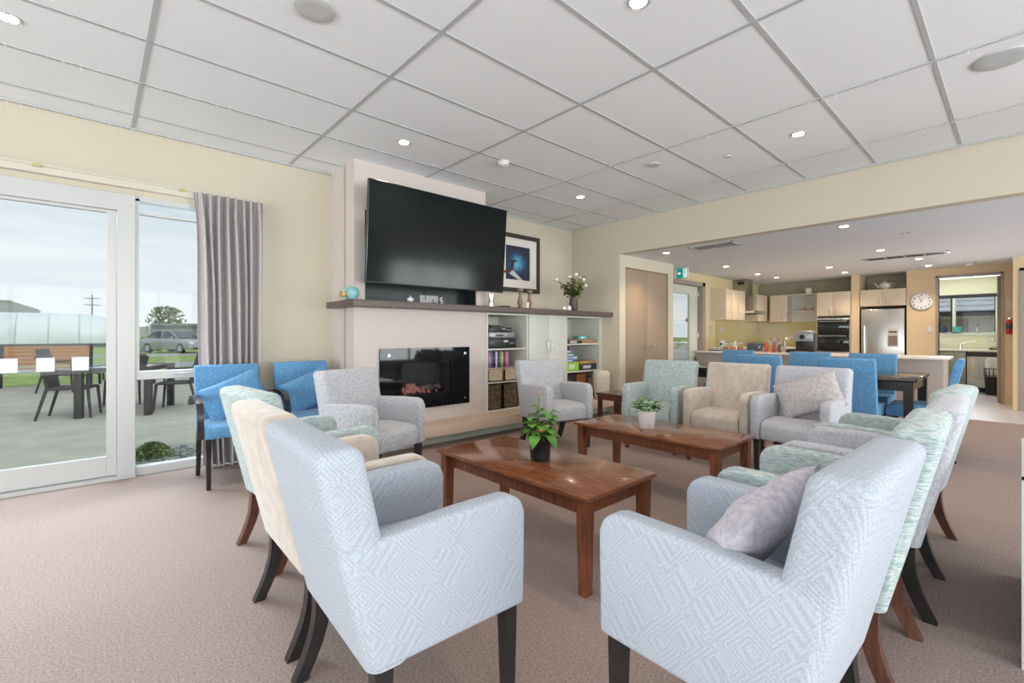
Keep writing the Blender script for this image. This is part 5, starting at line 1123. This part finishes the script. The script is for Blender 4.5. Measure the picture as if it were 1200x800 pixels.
shrub((6.15, 66, GZ), 1.9, 2.6, 420, mat('tree_green', (.14, .18, .07), .8, col2=(.28, .32, .15), nscale=1), 'round leafy tree rising behind the fence above the car', 'tree', .28, 'tree', 1.7, 6)
shrub((13.0, 70, GZ), 1.6, 1.8, 300, MATS['tree_green'], 'small distant tree at right edge of the fixed window', 'tree', .26, 'tree', 1.6, 8)
for x, c, lab in ((2.62, (.60, .50, .05), 'yellow-lidded wheelie bin beside the parked car'), (2.62 + .62, (.05, .22, .08), 'green wheelie bin nearest the parked car')):
    t = thing('wheelie_bin', lab, 'bin', (x + .15, 42.3, GZ)); MB().prism([(-.24, 0), (-.29, 1.0), (.29, 1.0), (.24, 0)], -.3, .3, 'Y').build('body', mat('bin_green_%d' % len(MATS), (.05, .20, .08), .5), t); MB().box(-.31, .31, -.34, .33, 1.0, 1.07, .02).build('lid', mat('bin_lid_%d' % len(MATS), c, .5), t)
    g = MB(); [g.cyl((s * .22, .3, .1), .1, .05, 'X') for s in (-1, 1)]; g.build('wheel', m_black, t)
# car
t = thing('car', 'silver-grey saloon car parked beyond the lawn, front to the right', 'car', (4.0, 37.3, GZ)); t.rotation_euler = (0, 0, R(-58))
m_car = mat('car_paint_grey', (.36, .37, .40), .3, metal=.35); m_cg = mat('car_glass', (.03, .035, .04), .08); L2 = 2.25
body = [(-2.2, .28), (-2.24, .55), (-2.18, .86), (-1.95, .93), (-1.55, .96), (1.05, .92), (1.55, .84), (2.05, .70), (2.22, .56), (2.25, .34), (2.1, .24), (1.72, .22), (1.62, .42), (1.38, .52), (1.12, .42), (1.03, .22), (-1.03, .22), (-1.12, .42), (-1.38, .52), (-1.62, .42), (-1.72, .22)]
MB().prism(body, -.85, .85, 'Y', bev=.05).build('body', m_car, t, ang=50)
cab = [(-1.62, .94), (-.95, 1.38), (-.2, 1.45), (.35, 1.40), (1.1, .93)]
g = MB(); b = bmesh.new(); A_ = [b.verts.new((x, -.80 + .26 * (z - .93), z)) for x, z in cab]; B_ = [b.verts.new((x, .80 - .26 * (z - .93), z)) for x, z in cab]; b.faces.new(A_); b.faces.new(B_[::-1])
for i in range(5): b.faces.new((A_[i], B_[i], B_[(i + 1) % 5], A_[(i + 1) % 5]))
bmesh.ops.recalc_face_normals(b, faces=b.faces[:]); g._add(b).build('cabin_glass', m_cg, t, smooth=False)
g = MB(); g.box(-.93, .33, -.70, .70, 1.385, 1.45, .03)
for s in (-1, 1):
    g.bar((1.1, s * .79, .94), (.35, s * .69, 1.41), .05, .05); g.bar((-1.62, s * .79, .94), (-.95, s * .69, 1.40), .07, .05); g.bar((-.2, s * .80, .94), (-.2, s * .685, 1.42), .03, .06)
g.build('roof', m_car, t)
for x in (-1.37, 1.37):
    for s in (-1, 1):
        wl = MB().cyl((x, s * .76, .31), .31, .20, 'Y', 24).build('wheel', m_steelback, t); MB().cyl((x, s * .865, .31), .19, .02, 'Y', 12).build('hubcap', m_avs, wl)
for s in (-1, 1): MB().ball((2.08, s * .62, .64), .16, (.7, 1.1, .55)).build('headlight', m_ceramic, t); MB().ball((.85, s * .93, .98), .10, (.6, 1, .7)).build('side_mirror', m_car, t)
MB().box(2.235, 2.262, -.26, .26, .36, .47).build('number_plate', m_white, t); MB().box(2.20, 2.258, -.55, .55, .25, .34, .01).build('grille', m_steelback, t)
# paving and neighbour house beyond the scullery window
struct(MB().box(13.9, 60, -25, 30, -.15, GZ - .002).build('ground_yard', m_concrete))
t = thing('neighbour_house', 'neighbouring brick house with grey tiled roof seen through scullery window', 'house', (20.0, 1.5, GZ - .42))
m_brick = brick_mat('tan_brick', (.62, .46, .28), (.70, .54, .36), (.6, .55, .48), 2.2, .5, .17, .015, .8, (R(90), 0, R(90))); 
g = MB(); wall_holes(g, 'X', 0, .2, -6, 8, 0, 2.25, [(-.4, .25, 0, 2.1), (1.15, 2.0, .9, 2.1)]); g.build('wall', m_brick, t, smooth=False)
MB().box(.05, .1, 1.15, 2.0, .9, 2.1).build('window', m_cg, t); MB().box(.0, .08, .25, .95, 0, 2.2).build('downpipe_panel', mat('cladding_cream', (.66, .64, .55), .7), t); MB().box(.05, .1, -.4, .25, 0, 2.1).build('door', m_frame, t); MB().tube([(-.06, .62, 0), (-.06, .62, 2.2)], .04).build('downpipe', m_white, t)
MB().box(-.55, -.43, -6.5, 8.5, 2.18, 2.32).build('gutter', m_steelback, t); MB().box(-.45, .0, -6.5, 8.5, 2.2, 2.24).build('soffit', m_white, t)
g = MB(); m_tile = mat('roof_tile_grey', (.50, .51, .53), .6, noise_amt=.15, nscale=3)
for k in range(9): g.prism([(-.45 + .36 * k, 2.30 + .17 * k), (-.45 + .36 * k, 2.355 + .17 * k), (-.07 + .36 * k, 2.50 + .17 * k), (-.07 + .36 * k, 2.46 + .17 * k)], -6.5, 8.5, 'Y')
g.build('roof', m_tile, t, smooth=False)
